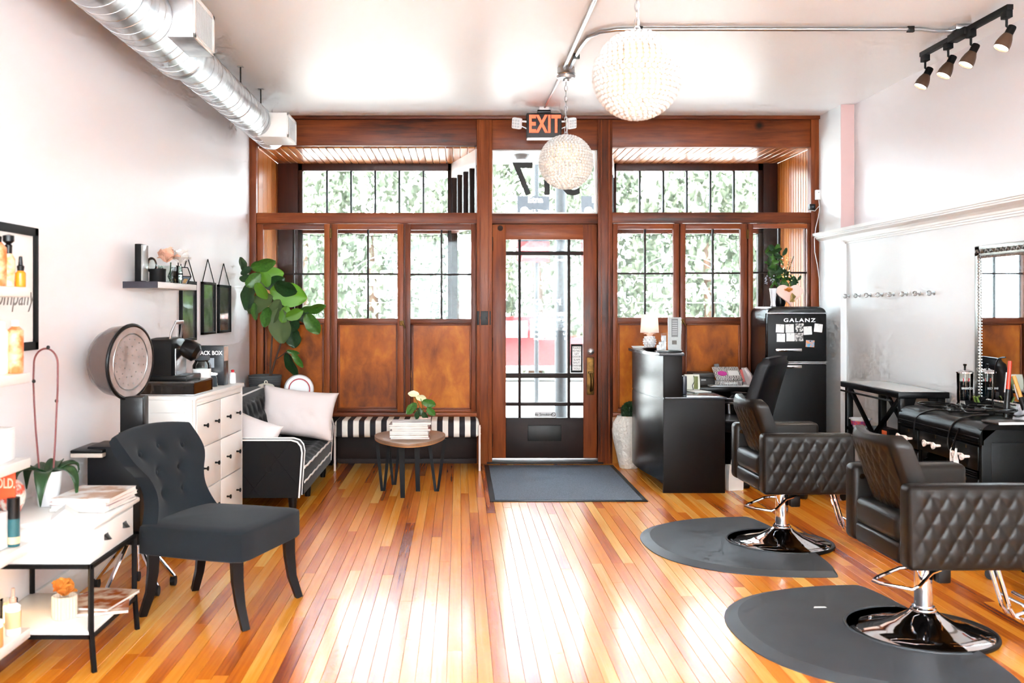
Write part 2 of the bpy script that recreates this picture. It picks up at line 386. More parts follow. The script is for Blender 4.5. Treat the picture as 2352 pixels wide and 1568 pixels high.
def pane(parent, p0, p1, q0, q1, y=8.69, m='window_glass'):
    return MB().box(FX(p0), FX(p1), y, y+.004, FZ(q1), FZ(q0)).build('pane', MAT[m], parent, smooth=False)
def casement(n, label, p0, p1, cols, q0, qm, q1, panel, hinge=None):
    t = struct('window_%d' % n, label, 'window')
    a0, a1 = cols[0][0], cols[-1][1]
    fb('stile', MA, t, p0+1, a0, 514, 946, 8.65, 8.70); fb('stile', MA, t, a1, p1-1, 514, 946, 8.65, 8.70)
    fb('top_rail', MR, t, a0, a1, 514, q0, 8.65, 8.70); fb('middle_rail', MR, t, a0, a1, q1, panel[2], 8.65, 8.70); fb('bottom_rail', MR, t, a0, a1, panel[3], 946, 8.65, 8.70)
    fb('panel', PW, t, panel[0]-1, panel[1]+1, panel[2]-1, panel[3]+1, 8.676, 8.695, 0)
    for b in ((panel[0], panel[1], panel[2], panel[2]+3.5), (panel[0], panel[1], panel[3]-3.5, panel[3])): fb('panel_moulding', MR, t, *b, 8.666, 8.678, .002)
    for b in ((panel[0], panel[0]+3.5, panel[2], panel[3]), (panel[1]-3.5, panel[1], panel[2], panel[3])): fb('panel_moulding', MA, t, *b, 8.666, 8.678, .002)
    m0, m1 = cols[0][1], cols[1][0]
    fb('muntin', MAT['dark_stain'], t, m0, m1, q0, q1, 8.665, 8.70, .002); fb('muntin', MAT['dark_stain'], t, a0, a1, qm-2, qm+2, 8.667, 8.70, .002)
    for c in cols:
        pane(t, c[0]-.5, c[1]+.5, q0-.5, qm-2); pane(t, c[0]-.5, c[1]+.5, qm+2, q1+.5)
    for hx, hy in hinge or ():
        h = MB(); h.cyl((FX(hx), 8.643, FZ(hy+11)), (FX(hx), 8.643, FZ(hy-11)), .008, n=10).box(FX(hx-3), FX(hx+3), 8.645, 8.652, FZ(hy+10), FZ(hy-10)); h.build('hinge', MAT['brass'], t)
    return t
casement(1, 'wooden casement behind the fig tree, nearest the left wall', 590, 759, [(605, 672), (676, 745)], 527, 629, 731, (609, 743, 742, 938))
casement(2, 'wooden casement above the left half of the striped bench', 761, 928, [(775, 843), (847, 913)], 527, 629, 731, (777, 913, 743, 938), hinge=[(760, 536), (760, 909)])
w3 = casement(3, 'wooden casement left of the door, behind the small potted plant', 930, 1094, [(943, 1012), (1016, 1082)], 528, 630, 732, (946, 1082, 744, 940))
casement(4, 'wooden casement right of the door, behind the pineapple lamp', 1406, 1560, [(1418, 1480), (1484, 1546)], 526, 628, 729, (1420, 1547, 743, 938))
w5 = casement(5, 'wooden casement behind the zebra print box on the back counter', 1561, 1716, [(1574, 1636), (1640, 1700)], 526, 627, 728, (1575, 1700, 743, 938), hinge=[(1716, 538)])
casement(6, 'wooden casement behind the black fridge at the right end', 1717, 1860, [(1729, 1788), (1793, 1853)], 524, 626, 728, (1731, 1851, 743, 938))
for (px, py, par) in ((923, 742, w3), (1565, 738, w5)):
    l = MB(); l.box(FX(px-5), FX(px+5), 8.635, 8.652, FZ(py+6), FZ(py-6), .003).cyl((FX(px), 8.63, FZ(py-4)), (FX(px+9), 8.615, FZ(py+12)), .007, .005, n=8); l.build('latch', MAT['brass'], par)
# light switch plate on the post left of the door
sw = thing('switch_plate', 'black metal two toggle switch plate on the post left of the door', 'light switch', (FX(1111), 8.625, FZ(730)))
MB().box(-.06, .06, -.006, 0, -.06, .06, .003).build('plate', MAT['iron'], sw)
for s in (-1, 1):
    MB().box(s*.025-.006, s*.025+.006, -.018, -.005, -.008, .012, .002).build('toggle', MAT['black_plastic'], sw)
    for z in (-.035, .035): MB().cyl((s*.025, -.0075, z), (s*.025, -.005, z), .004, n=8).build('screw', MAT['iron'], sw)

# ------------------------------------------------------------------ transom above the door
tr = struct('window_7', 'clear transom pane above the door with black house number', 'window')
for b in ((1130, 1372, 344, 347), (1130, 1372, 487, 491)): fb('frame_rail', MAT['white_paint'], tr, *b, 8.67, 8.71, .002)
for b in ((1130, 1132.5, 347, 487), (1366, 1372, 347, 487)): fb('frame_stile', MAT['white_paint'], tr, *b, 8.67, 8.71, .002)
pane(tr, 1131, 1368, 346, 488)
text('house_number', '517', .40, MAT['number_black'], tr, (FX(1257), 8.686, FZ(414)), mirror=True, bold=.006, sx=.92, spacing=1.12)

# ------------------------------------------------------------------ entrance door
dr = struct('door_1', 'dark stained wooden entrance door with a grid of clear panes', 'door')
Y0, Y1 = 8.655, 8.70
fb('stile', MA, dr, 1131, 1162, 516, 1056, Y0, Y1); fb('stile', MA, dr, 1339.5, 1370.5, 516, 1056, Y0, Y1)
fb('top_rail', MR, dr, 1162, 1339.5, 516, 550, Y0, Y1); fb('bottom_rail', MAT['dark_stain'], dr, 1162, 1339.5, 959, 1056, Y0, Y1)
for a, b in ((1190.5, 1196.5), (1303.5, 1310)): fb('muntin', MAT['dark_stain'], dr, a, b, 550, 959, 8.66, Y1, .003)
for a, b in ((577, 586), (857, 868), (924, 932)): fb('muntin', MAT['dark_stain'], dr, 1162, 1339.5, a, b, 8.662, Y1, .003)
for c in ((1162, 1190.5), (1196.5, 1303.5), (1310, 1339.5)):
    for q in ((550, 577), (586, 857), (868, 924), (932, 959)): pane(dr, *c, *q, y=8.682)
fb('mail_slot_cover', MAT['iron'], dr, 1212, 1289, 976, 1012, 8.646, 8.657, .003)
fb('door_sweep', MAT['steel'], dr, 1129, 1372, 1051, 1058, 8.64, 8.656, .002)
fb('threshold', MAT['dark_stain'], dr, 1118, 1384, 1059, 1066, 8.60, 8.72, .003)
MB().cyl((FX(1149), 8.654, FZ(524)), (FX(1149), 8.657, FZ(524)), .024, n=16).build('bored_hole', MAT['gap_dark'], dr)
for py in (560, 790, 1010):
    MB().cyl((FX(1129.5), 8.64, FZ(py+16)), (FX(1129.5), 8.64, FZ(py-16)), .009, n=8).build('hinge', MAT['iron'], dr)
hs = MB().box(FX(1347), FX(1364), 8.643, 8.656, FZ(906), FZ(820), .004).build('handle_plate', MAT['brass'], dr)
MB().cyl((FX(1356), 8.632, FZ(835)), (FX(1356), 8.645, FZ(835)), .018, n=16).build('lock_cylinder', MAT['brass'], hs)
g = MB(); g.tube([(FX(1356), 8.645, FZ(856)), (FX(1356), 8.61, FZ(858)), (FX(1358), 8.598, FZ(868)), (FX(1358), 8.598, FZ(885)), (FX(1357), 8.61, FZ(895)), (FX(1356), 8.645, FZ(898))], [.008, .011, .012, .012, .010, .008], n=10)
g.build('handle_grip', MAT['brass'], hs)
MB().box(FX(1350), FX(1362), 8.615, 8.645, FZ(857), FZ(853), .002).build('thumb_latch', MAT['brass'], hs)
MB().lathe([(.001, 0), (.028, 0), (.028, .006), (.018, .014), (.001, .016)], M=rotM((FX(1357), 8.656, FZ(807)), (PI/2, 0, 0))).build('deadbolt', MAT['steel'], dr)
# paper notice stuck to the door: dark card with white slip
nd = thing('door_notice', 'white slip on black card asking not to let the door slam', 'notice', (FX(1325), 8.675, FZ(823)))
MB().box(-.052, .052, 0, .004, -.125, .125).build('card', MAT['black_matte'], nd)
MB().box(-.038, .038, -.002, 0, -.105, .105).build('slip', MAT['paper'], nd)
for k, t_ in enumerate(('PLEASE', 'DO NOT', 'LET', 'DOOR', 'SLAM', 'SHUT.', 'THANK', 'YOU.')):
    text('lettering', t_, .0235, MAT['number_black'], nd, (0, -.0026, .091-.0258*k), ext=.0003)
ns = thing('no_smoking_sticker', 'grey no smoking sticker with a barred cigarette sign on the door glass', 'sticker', (FX(1253), 8.679, FZ(952)))
MB().box(-.092, .092, 0, .001, -.023, .023).build('sticker_sheet', C((205, 206, 206)), ns)
text('lettering', 'No Smoking', .033, MAT['number_black'], ns, (-.022, -.0008, 0), ext=.0003, bold=.0006)
MB().tube([(.071+.016*math.cos(a*PI/10), -.001, .016*math.sin(a*PI/10)) for a in range(20)], .0022, n=5, loop=True).build('ban_ring', MAT['number_black'], ns)
MB().tube([(.06, -.001, .011), (.082, -.001, -.011)], .0016, n=5).build('ban_bar', MAT['number_black'], ns)
# white lettering on the door glass, read from the street
ld = thing('door_lettering', 'white mirrored shop lettering and opening hours on the door glass', 'lettering', (FX(1258), 8.680, 0))
DW = MAT['decal_white']
text('shop_name', 'PARLOR', .075, DW, ld, (-.02, 0, FZ(694)), mirror=True, bold=.001)
text('heading', 'OPENING HOURS', .045, DW, ld, (0, 0, FZ(722)), mirror=True)
for k, (t_, h_) in enumerate((('MON', 'By Appointment Only'), ('TUE', '10:00am-6:00pm'), ('WED', '10:00am-6:00pm'), ('THU', '10:00am-7:00pm'), ('FRI', '10:00am-5:00pm'))):
    text('day_name', t_, .030, DW, ld, (.165, 0, FZ(734+11*k)), mirror=True, ext=.0004); text('opening_time', h_, .030, DW, ld, (-.02, 0, FZ(734+11*k)), mirror=True, ext=.0004)

# ------------------------------------------------------------------ display bays outside the shop front
YB = 9.65; SB = F/YB
def BX(px): return (px-CX)/SB
def BZ(py): return H+(CY-py)/SB
ZT = FZ(338)
def bay(tag_, label, x0, x1, ox0, ox1, glass_px, side, splay):
    t = struct('window_%d' % tag_, label, 'display window')
    xx = x0; w_ = .0655
    while xx < x1-.02:
        o = MB().box(xx, min(xx+w_-.004, x1), 8.72, YB+.02, ZT-.001, ZT+.02, .004, 1).build('ceiling_board', MAT['bead_wood'], t); xx += w_
    MB().box(x0-.1, x1+.1, 8.72, YB+.25, ZT+.02, ZT+.05).build('ceiling_backing', MAT['bead_wood'], t)
    yy = 8.72; wv = .066 if side > 0 else .2
    sx = x1 if side > 0 else x0
    while yy < YB:
        MB().box(min(sx, sx+side*.02), max(sx, sx+side*.02), yy, min(yy+wv-.005, YB), .8, ZT, .004, 1).build('side_board', MAT['bead_wall'], t); yy += wv
    MB().box(min(sx+side*.02, sx+side*.06), max(sx+side*.02, sx+side*.06), 8.72, YB+.1, 0, ZT).build('side_backing', MAT['bead_wall'], t)
    # outer frame
    MB().box(ox0, ox1, YB, YB+.06, BZ(392), BZ(373), .004).build('head_rail', MAT['frame_dark'], t)
    MB().box(ox0, ox1, YB, YB+.06, 2.07, 2.19, .004).build('transom_bar', MAT['mahogany_rail'], t)
    MB().box(ox0, ox1, YB, YB+.06, .80, .90, .004).build('bottom_rail', MAT['mahogany_rail'], t)
    g0, g1 = glass_px
    MB().box(ox0, g0, YB, YB+.06, .9, BZ(373), .004).build('jamb', MAT['frame_dark'], t); MB().box(g1, ox1, YB, YB+.06, .9, BZ(373), .004).build('jamb', MAT['frame_dark'], t)
    n = 6; ww = (g1-g0)/n
    for k in range(n):
        if k: MB().box(g0+k*ww-.009, g0+k*ww+.009, YB+.01, YB+.05, 2.19, BZ(392), .003).build('muntin', MAT['black_paint'], t)
        MB().box(g0+k*ww+.008, g0+(k+1)*ww-.008, YB+.028, YB+.032, 2.19, BZ(392)).build('pane', MAT['window_glass'], t, smooth=False)
    MB().box(g0, g1, YB+.028, YB+.034, .9, 2.07).build('pane', MAT['window_glass'], t, smooth=False)
    # blank panel beside the glass
    if side < 0: MB().box(x0, ox0+.003, YB-.02, YB+.06, .8, ZT, .004).build('end_panel', MAT['frame_dark'], t)
    else: MB().box(ox1-.003, x1, YB-.02, YB+.06, .8, ZT, .004).build('end_panel', MAT['frame_dark'], t)
    # splayed side towards the door
    a, b = Vector((splay[0], 8.78, 0)), Vector((splay[1], YB, 0)); d = (b-a); L = d.length; ang = math.atan2(d.y, d.x)
    M = Matrix.Translation(a) @ Matrix.Rotation(ang, 4, 'Z')
    for z0, z1 in ((.8, .9), (2.07, 2.17), (ZT-.14, ZT)): MB().box(0, L, -.03, .03, z0, z1, .003).build('splay_rail', MAT['trim_white'] if z0 > 2.1 else MAT['mahogany_rail'], t, M=M)
    for k in range(5):
        MB().box(L*k/4-.016, L*k/4+.016, -.025, .025, 2.17, ZT-.14, .003).build('splay_muntin', MAT['dark_stain'], t, M=M)
    for k in (0, 4): MB().box(L*k/4-.02, L*k/4+.02, -.03, .03, .9, 2.07, .003).build('splay_post', MAT['dark_stain'], t, M=M)
    MB().box(.02, L-.02, -.003, .003, .9, 2.07).build('pane', MAT['window_glass'], t, M=M, smooth=False)
    MB().box(.02, L-.02, -.003, .003, 2.17, ZT-.14).build('pane', MAT['window_glass'], t, M=M, smooth=False)
    # deck
    MB().prism([(x0-.04, 8.72), (x1+.04, 8.72), (max(x1, ox1)+.04 if side > 0 else ox1, YB+.03), (ox0 if side > 0 else x0-.04, YB+.03)], .74, .80).build('display_deck', MAT['bead_wood'], t)
    MB().box(min(x0, ox0), max(x1, ox1), YB-.02, YB+.05, -.1, .8).build('stall_riser', MAT['mahogany_rail'], t)
    return t
bayl = bay(8, 'left display bay with a six pane transom and varnished boarded ceiling', FX(591), FX(1094), BX(684), BX(1043), (BX(695), BX(1028)), -1, (FX(1100), BX(1043)))
bayr = bay(9, 'right display bay with a six pane transom and varnished boarded ceiling', FX(1406), FX(1868), BX(1404), BX(1753), (BX(1416), BX(1741)), 1, (FX(1401), BX(1404)))
# white lettering on the display glass, seen from behind
def curl(mb, cx, cz, r, turns, a0, sgn, y, tail=()):
    pts = [(cx+r*(1-t_/30*.85)*math.cos(a0+sgn*turns*2*PI*t_/30), y, cz+r*(1-t_/30*.85)*math.sin(a0+sgn*turns*2*PI*t_/30)) for t_ in range(31)]
    mb.tube([*tail, *pts], .0045, n=5)
def decal(name, label, letters, xs, px0, px1, y=YB-.002):
    t = thing(name, label, 'lettering')
    text('shop_name', letters, .20, DW, t, (BX(xs), y+.026, BZ(669)), mirror=True, bold=.004)
    xm = (px0+px1)/2
    for q in (637, 695):
        MB().tube([(BX(px0+22), y+.026, BZ(q)), (BX(px1-22), y+.026, BZ(q))], .004, n=5).build('border_line', DW, t)
    arc = MB(); arc.tube([(BX(xm+95*math.cos(a*PI/24)), y+.026, BZ(637-52*math.sin(a*PI/24))) for a in range(25)], .005, n=5); arc.build('border_arc', DW, t)
    arc = MB(); arc.tube([(BX(xm+82*math.cos(a*PI/24)), y+.026, BZ(637-42*math.sin(a*PI/24))) for a in range(25)], .004, n=5); arc.build('border_arc', DW, t)
    for px, sg in ((px0, -1), (px1, 1)):
        for q, up in ((645, 1), (690, -1)):
            c = MB(); curl(c, BX(px-sg*2), BZ(q), .034, 1.3, (PI/2 if up < 0 else -PI/2), -sg*up, y+.026, tail=[(BX(px-sg*24), y+.026, BZ(q+up*-6)), (BX(px-sg*14), y+.026, BZ(q+up*10))]); c.build('scroll', DW, t)
    return t
decal('window_lettering', 'white mirrored lettering with scrolled border on the left display glass', 'BEAUTY', 885, 795, 1010)
decal('window_lettering', 'white mirrored lettering with scrolled border on the right display glass', 'PARLOR', 1570, 1440, 1690)
# string of tiny lights in each bay
for k, (p0, p1, lab) in enumerate(((685, 1035, 'dark string of tiny lights drooping across the left display window'), (1415, 1745, 'dark string of tiny lights drooping across the right display window'))):
    t = thing('string_light', lab, 'string lights', group='string lights in the display windows')
    pts = [(BX(p0+(p1-p0)*i/60), YB-.03, BZ(536+7*abs(math.sin(i*PI/20)))) for i in range(61)]
    MB().tube(pts, .003, n=5).build('wire', MAT['black_plastic'], t)
    for i in range(2, 60, 3):
        b = pts[i]; MB().cyl((b[0], b[1], b[2]), (b[0]-.006, b[1], b[2]-.03), .005, .003, n=6).build('tiny_lamp', MAT['black_plastic'], t)
# ------------------------------------------------------------------ outside
S('facade_light_block', 'unseen building front added above the display windows to block light', 'facade', MAT['trim_white'], -2.3, 3.6, 9.66, 9.9, ZT+.05, 4.4)  # unseen box added to keep sky light out above the bays
S('roof_light_block', 'unseen flat roof added over the display windows to block light', 'roof', MAT['trim_white'], -2.3, 3.6, 8.70, 9.9, 3.0, 3.1)  # unseen slab added to keep sky light off the bays
sf = struct('recess_ceiling', 'grey soffit with round lamp over the recessed entrance outside', 'soffit')
MB().box(-.1, 1.62, 8.74, 9.9, 2.775, 2.83).build('soffit_board', C((150, 151, 152)), sf)
MB().lathe([(.001, -.05), (.05, -.045), (.07, -.02), (.075, 0)], M=rotM((FX(1208), 9.3, 2.775))).build('soffit_lamp', C((150, 150, 150)), sf)
S('entry_pavement', 'pale concrete in the recessed entrance', 'pavement', MAT['concrete'], -2.4, 3.8, 8.70, 14.5, -.2, -.03)
gr = MB(); gr.quad((-60, 14.5, -.1), (60, 14.5, -.1), (60, 34, -.85), (-60, 34, -.85)).quad((-60, 34, -.85), (60, 34, -.85), (60, 90, -.6), (-60, 90, -.6))
tag(gr.build('street_ground', MAT['concrete'], smooth=False), 'sunlit pale street surface outside', 'street', kind='structure')
# red pickup truck across the street
tk = thing('pickup_truck', 'red pickup truck parked across the street, seen through the door', 'truck', (2.1, 25, -.5))
side = [(-2.7, .35), (-2.7, .95), (-2.5, 1.02), (-1.55, 1.06), (-.95, 1.62), (.35, 1.64), (.62, 1.12), (2.6, 1.12), (2.65, .45), (2.5, .35)]
MB().loft([[(a, -.85, b) for a, b in side], [(a, .85, b) for a, b in side]]).build('body', MAT['truck_red'], tk, smooth=False)
MB().box(-2.75, 2.7, -.9, .9, .32, .44, .03).build('bumper', MAT['steel'], tk)
for a, b in ((-1.35, -.45), (-.38, .35)):
    MB().loft([[(a+.3 if a < -1 else a, -.862, 1.52), (b, -.862, 1.52), (b, -.862, 1.12), (a, -.862, 1.12)], [(a+.3 if a < -1 else a, -.85, 1.52), (b, -.85, 1.52), (b, -.85, 1.12), (a, -.85, 1.12)]]).build('side_window', C((120, 140, 150), .1), tk, smooth=False)
for sx in (-1.75, 1.7):
    for sy in (-.75, .75):
        wh = MB().cyl((sx, sy-.12, .38), (sx, sy+.12, .38), .38, n=24).build('wheel', MAT['tyre'], tk)
        MB().cyl((sx, sy-.13, .38), (sx, sy-.1, .38), .2, n=16).build('hub_cap', MAT['steel'], wh)
# poles and memorial banners at the kerb
pg = thing('lamp_post', 'thick grey lamp post standing in front of the entrance', 'lamp post', (WX(1288, 12.2), 12.2, -.03))
MB().cyl((0, 0, 0), (0, 0, 5.4), .075, .065, n=20).build('shaft', MAT['pole_grey'], pg)
for z in (2.22, 2.27, 1.95): MB().cyl((0, 0, z), (0, 0, z+.02), .082, n=20).build('band', MAT['steel'], pg)
def banner(px, label, nm):
    Y = 15.0; t = thing('street_banner', label, 'banner', (WX(px, Y), Y, 0), group='memorial banners on the street')
    x0 = WX(px-37, Y)-WX(px, Y); x1 = -x0; z = lambda q: WZ(q, Y)
    MB().cyl((WX(px+8, Y)-WX(px, Y), .06, -.1), (WX(px+8, Y)-WX(px, Y), .06, 4.6), .035, n=12).build('post', MAT['pole_grey'], t)
    MB().box(x0, x1, 0, .006, z(555), z(450)).build('banner_top', C((18, 21, 27)), t)
    MB().box(x0, x1, -.001, .006, z(602), z(555)).build('banner_foot', C((104, 10, 10)), t)
    MB().cyl((x0*.55, -.004, z(484)), (x0*.55, 0, z(484)), .06, n=20).build('seal', MAT['print_white'], t)
    text('lettering', 'Etna', .13, MAT['print_white'], t, (.03, -.004, z(459)), bold=.002); text('lettering', nm, .062, MAT['print_white'], t, (.03, -.004, z(485)))
    text('lettering', 'World War II', .06, MAT['print_white'], t, (.03, -.004, z(572))); text('lettering', 'United States Army', .045, MAT['print_white'], t, (.03, -.004, z(588)))
    MB().box(x0*.5, x1*.8, -.003, 0, z(548), z(496)).build('portrait', C((60, 62, 66)), t)
banner(1225, 'memorial banner with red foot, seen left of the hanging globe lamp', 'Gabriel S. Zilinsky')
banner(1372, 'memorial banner partly hidden by the right edge of the transom', 'John T.')
# trees beyond the street
def tree(x, y, h, r, n, seed, label):
    rr = random.Random(seed); t = thing('street_tree', label, 'tree', (x, y, -.8), group='trees across the street')
    MB().tube([(0, 0, 0), (.1, 0, h*.3), (0, .1, h*.6)], [.22, .16, .08], n=10).build('trunk', MAT['bark'], t)
    bm = bmesh.new()
    for i in range(n):
        u = rr.uniform(-1, 1); a = rr.uniform(0, 2*PI); q = rr.uniform(.45, 1)**.5
        c = Vector((r*q*math.sqrt(1-u*u)*math.cos(a), r*q*math.sqrt(1-u*u)*math.sin(a)*.8, h*.52+h*.5*q*u))
        s = rr.uniform(.10, .22); M = Euler((rr.uniform(0, 6), rr.uniform(0, 6), rr.uniform(0, 6))).to_matrix()
        vs = [bm.verts.new(c+M @ Vector(v)*s) for v in ((-1, 0, 0), (0, -.55, .12), (1, 0, 0), (0, .55, .12))]; bm.faces.new(vs)
    me = bpy.data.meshes.new('foliage'); bm.to_mesh(me); bm.free(); me.materials.append(MAT['foliage'])
    f = put('foliage', me, t); f['kind'] = 'stuff'
LBL = ['tree seen through the casement behind the fig', 'tree seen through the casement above the striped bench', 'tree seen through the casement nearest the left of the door', 'tree seen through the left panes of the door', 'tree seen through the right panes of the door', 'tree seen through the casement above the pineapple lamp', 'tree seen through the casement left of the fridge', 'tree seen past the flowers on top of the fridge']
for k, x in enumerate((-5.2, -2.6, -.2, 2.2, 4.6, 7.2, 9.8, 12.6)):
    tree(x, 29 if k % 2 else 33.5, 7.2+.8*math.cos(k*1.7), 2.15, 2600, 40+k, LBL[k])
# ------------------------------------------------------------------ spiral duct
DXc, DZc = -1.555, 2.775
du = thing('spiral_duct', 'galvanised spiral air duct running under the ceiling along the left wall', 'duct', (DXc, 0, DZc))
def ring(r, y, n=40): return [(r*math.cos(2*PI*k/n), y, r*math.sin(2*PI*k/n)) for k in range(n)]
RB, RS = .15, .122
a = MB().loft([ring(RB, 1.2), ring(RB, 5.5)], cap=False).build('large_pipe', MAT['galvanised'], du)
MB().loft([ring(RB, 5.5), ring(RB+.004, 5.52), ring(RB+.002, 5.56), ring(RS+.004, 5.64), ring(RS+.004, 5.72)], cap=False).build('reducer', MAT['galvanised'], du)
b = MB().loft([ring(RS, 5.6), ring(RS, 8.2)], cap=False).build('small_pipe', MAT['galvanised'], du)
MB().loft([ring(RS+.003, 8.16), ring(RS+.003, 8.21), ring(RS-.02, 8.215)]).build('end_cap', MAT['galvanised'], du)
for par, r, y0, y1 in ((a, RB, 1.2, 5.5), (b, RS, 5.72, 8.16)):
    n = int((y1-y0)/.105*28)
    MB().tube([(r*math.cos(2*PI*i/28), y0+.105*i/28, r*math.sin(2*PI*i/28)) for i in range(n)], .0022, n=5).build('spiral_seam', MAT['steel'], par)
def register(y0, y1, z0, z1, m):
    x0, x1 = .02, -1.31-DXc
    r = MB().box(x0, x1, y0, y1, z0-DZc, z1-DZc, .003).build('air_register', m, du)
    for q in ((y0, y1, z0, z0+.022), (y0, y1, z1-.022, z1), (y0, y0+.03, z0, z1), (y1-.03, y1, z0, z1)):
        MB().box(x1, x1+.008, q[0], q[1], q[2]-DZc, q[3]-DZc, .002).build('register_frame', MAT['white_paint'], r)
    n = 12
    for k in range(n):
        yy = y0+.035+(y1-y0-.07)*(k+.5)/n
        MB().box(x1-.001, x1+.006, yy-.004, yy+.004, z0+.02-DZc, z1-.02-DZc, M=None).build('louvre', C((205, 206, 206)), r)
register(4.9, 5.30, 2.685, 2.90, MAT['galvanised']); register(7.57, 7.97, 2.65, 2.835, MAT['white_paint'])
for y in (6.85, 7.55):
    MB().cyl((.05, y, RS-.01), (.05, y, CEIL-DZc), .005, n=8).build('hanger_rod', MAT['iron'], du)
    MB().box(.03, .07, y-.02, y+.02, CEIL-DZc-.004, CEIL-DZc).build('hanger_clip', MAT['steel'], du)
MB().tube([(RS*1.02*math.cos(t_*PI/20), 6.85, RS*1.02*math.sin(t_*PI/20)) for t_ in range(41)], .003, n=5).build('hanger_strap', MAT['steel'], du)

# ------------------------------------------------------------------ pendants
def link_chain(parent, z0, z1):
    n = max(2, int((z1-z0)/.034)); h = (z1-z0)/n
    for k in range(n):
        zc = z0+h*(k+.5); a_, b_ = .010, h*.62
        M = rotM((0, 0, zc), (0, 0, PI/2*(k % 2)))
        MB().tube([(a_*math.cos(t_*PI/6), 0, b_*math.sin(t_*PI/6)) for t_ in range(12)], .0028, n=5, loop=True, M=M).build('chain_link', MAT['steel'], parent)
def pendant(label, x, y, zc, nobj, power):
    R = .187; t = thing('globe_pendant', label, 'pendant lamp', (x, y, zc), group='beaded globe pendants')
    me = MB(); me.ball((0, 0, 0), (.0118, .0118, .010), 10, 6); me = me.mesh('bead'); me.materials.append(MAT['bead_shell'])
    pts = []; rows = 27
    for i in range(rows):
        th = PI*(i+.5)/rows; rr = (R-.006)*math.sin(th); m = max(5, int(2*PI*rr/.0255))
        for k in range(m):
            a_ = 2*PI*(k+.5*(i % 2))/m
            pts.append(Vector((rr*math.cos(a_), rr*math.sin(a_), -(R-.006)*math.cos(th))))
    eye = Vector((0, 0, H))-Vector((x, y, zc)); eye.normalize()
    pts.sort(key=lambda p: -p.dot(eye))
    up = Vector((0, 0, 1)); bm = bmesh.new()
    for i, p in enumerate(pts):
        q = up.rotation_difference(p.normalized())
        if i < nobj:
            o = put('bead', me, t, p); o.rotation_euler = q.to_euler()
        else:
            s0 = len(bm.verts); bm.from_mesh(me); bm.verts.ensure_lookup_table()
            M = Matrix.Translation(p) @ q.to_matrix().to_4x4()
            for v in bm.verts[s0:]: v.co = M @ v.co
    m2 = bpy.data.meshes.new('bead_shell'); bm.to_mesh(m2); bm.free(); m2.materials.append(MAT['bead_shell'])
    m2.polygons.foreach_set('use_smooth', [True]*len(m2.polygons))
    o = put('bead_shell', m2, t); o['kind'] = 'stuff'
    wire = MB()
    for k in range(6):
        a_ = PI*k/6
        wire.tube([((R-.016)*math.cos(u*PI/12)*math.cos(a_), (R-.016)*math.cos(u*PI/12)*math.sin(a_), (R-.016)*math.sin(u*PI/12)) for u in range(24)], .002, n=4, loop=True)
    wire.build('wire_cage', MAT['brass'], t)
    MB().ball((0, 0, 0), R-.012, 32, 20).build('added_diffuser', MAT['added_diffuser_tan'], t)  # translucent sphere added to soften the bulb and tint the bead gaps
    MB().ball((0, 0, .0), .042, 16, 10).build('light_bulb', MAT['bulb'], t)
    MB().cyl((0, 0, .04), (0, 0, .17), .016, n=12).build('socket', MAT['white_plastic'], t)
    MB().tube([(.012*math.cos(k*PI/8), 0, R+.008+.012*math.sin(k*PI/8)) for k in range(16)], .003, n=5, loop=True).build('top_ring', MAT['steel'], t)
    link_chain(t, R+.016, CEIL-zc-.09)
    MB().tube([(.006*math.sin(k), .006*math.cos(k), R+(CEIL-zc-.09-R)*k/10) for k in range(11)], .002, n=5).build('cord', MAT['white_plastic'], t)
    MB().lathe([(.001, -.10), (.022, -.098), (.024, -.085), (.06, -.075), (.066, -.06), (.06, -.052), (.066, -.045), (.06, -.035), (.06, 0), (.001, 0)], c=(0, 0, CEIL-zc)).build('ceiling_box', MAT['steel'], t)
    d = bpy.data.lights.new('pendant_light', 'POINT'); d.energy = power; d.shadow_soft_size = .05; d.color = (1, .97, .93)
    l = bpy.data.objects.new('pendant_light', d); COL.objects.link(l); l.parent = t; l.location = (0, 0, -.07)
pendant('large looking beaded white globe pendant, nearer of the two hanging lamps', .75, 4.2, 2.333, 300, 1.3)
pendant('beaded white globe pendant hanging in front of the door transom', .737, 6.88, 2.358, 300, 3.2)

# ------------------------------------------------------------------ conduit on the ceiling
def conduit(label, pts, r=.0125, clips=()):
    t = thing('ceiling_conduit', label, 'conduit', (0, 0, 0)); MB().tube(pts, r, n=10).build('pipe', MAT['steel'], t)
    for c in clips: MB().box(c[0]-.02, c[0]+.02, c[1]-.012, c[1]+.012, CEIL-.034, CEIL, .002).build('clip', MAT['iron'], t)
zc = CEIL-.016
conduit('straight grey conduit running along the ceiling from the lamp box towards the viewer', [(.72, 6.82, zc), (.735, 1.5, zc)])
conduit('thin pale conduit along the ceiling from the lamp box to the exit sign', [(.725, 6.95, zc), (.70, 8.16, zc)], .009)
conduit('grey conduit bending across the ceiling towards the track light', [(.76, 6.8, zc), (.765, 6.3, zc), (.785, 6.05, zc), (.84, 5.93, zc), (.93, 5.88, zc), (1.05, 5.87, zc), (2.72, 5.87, zc), (2.80, 5.875, zc-.008), (2.93, 5.875, zc-.01)], clips=[(.765, 6.5), (1.06, 5.87), (2.66, 5.87)])
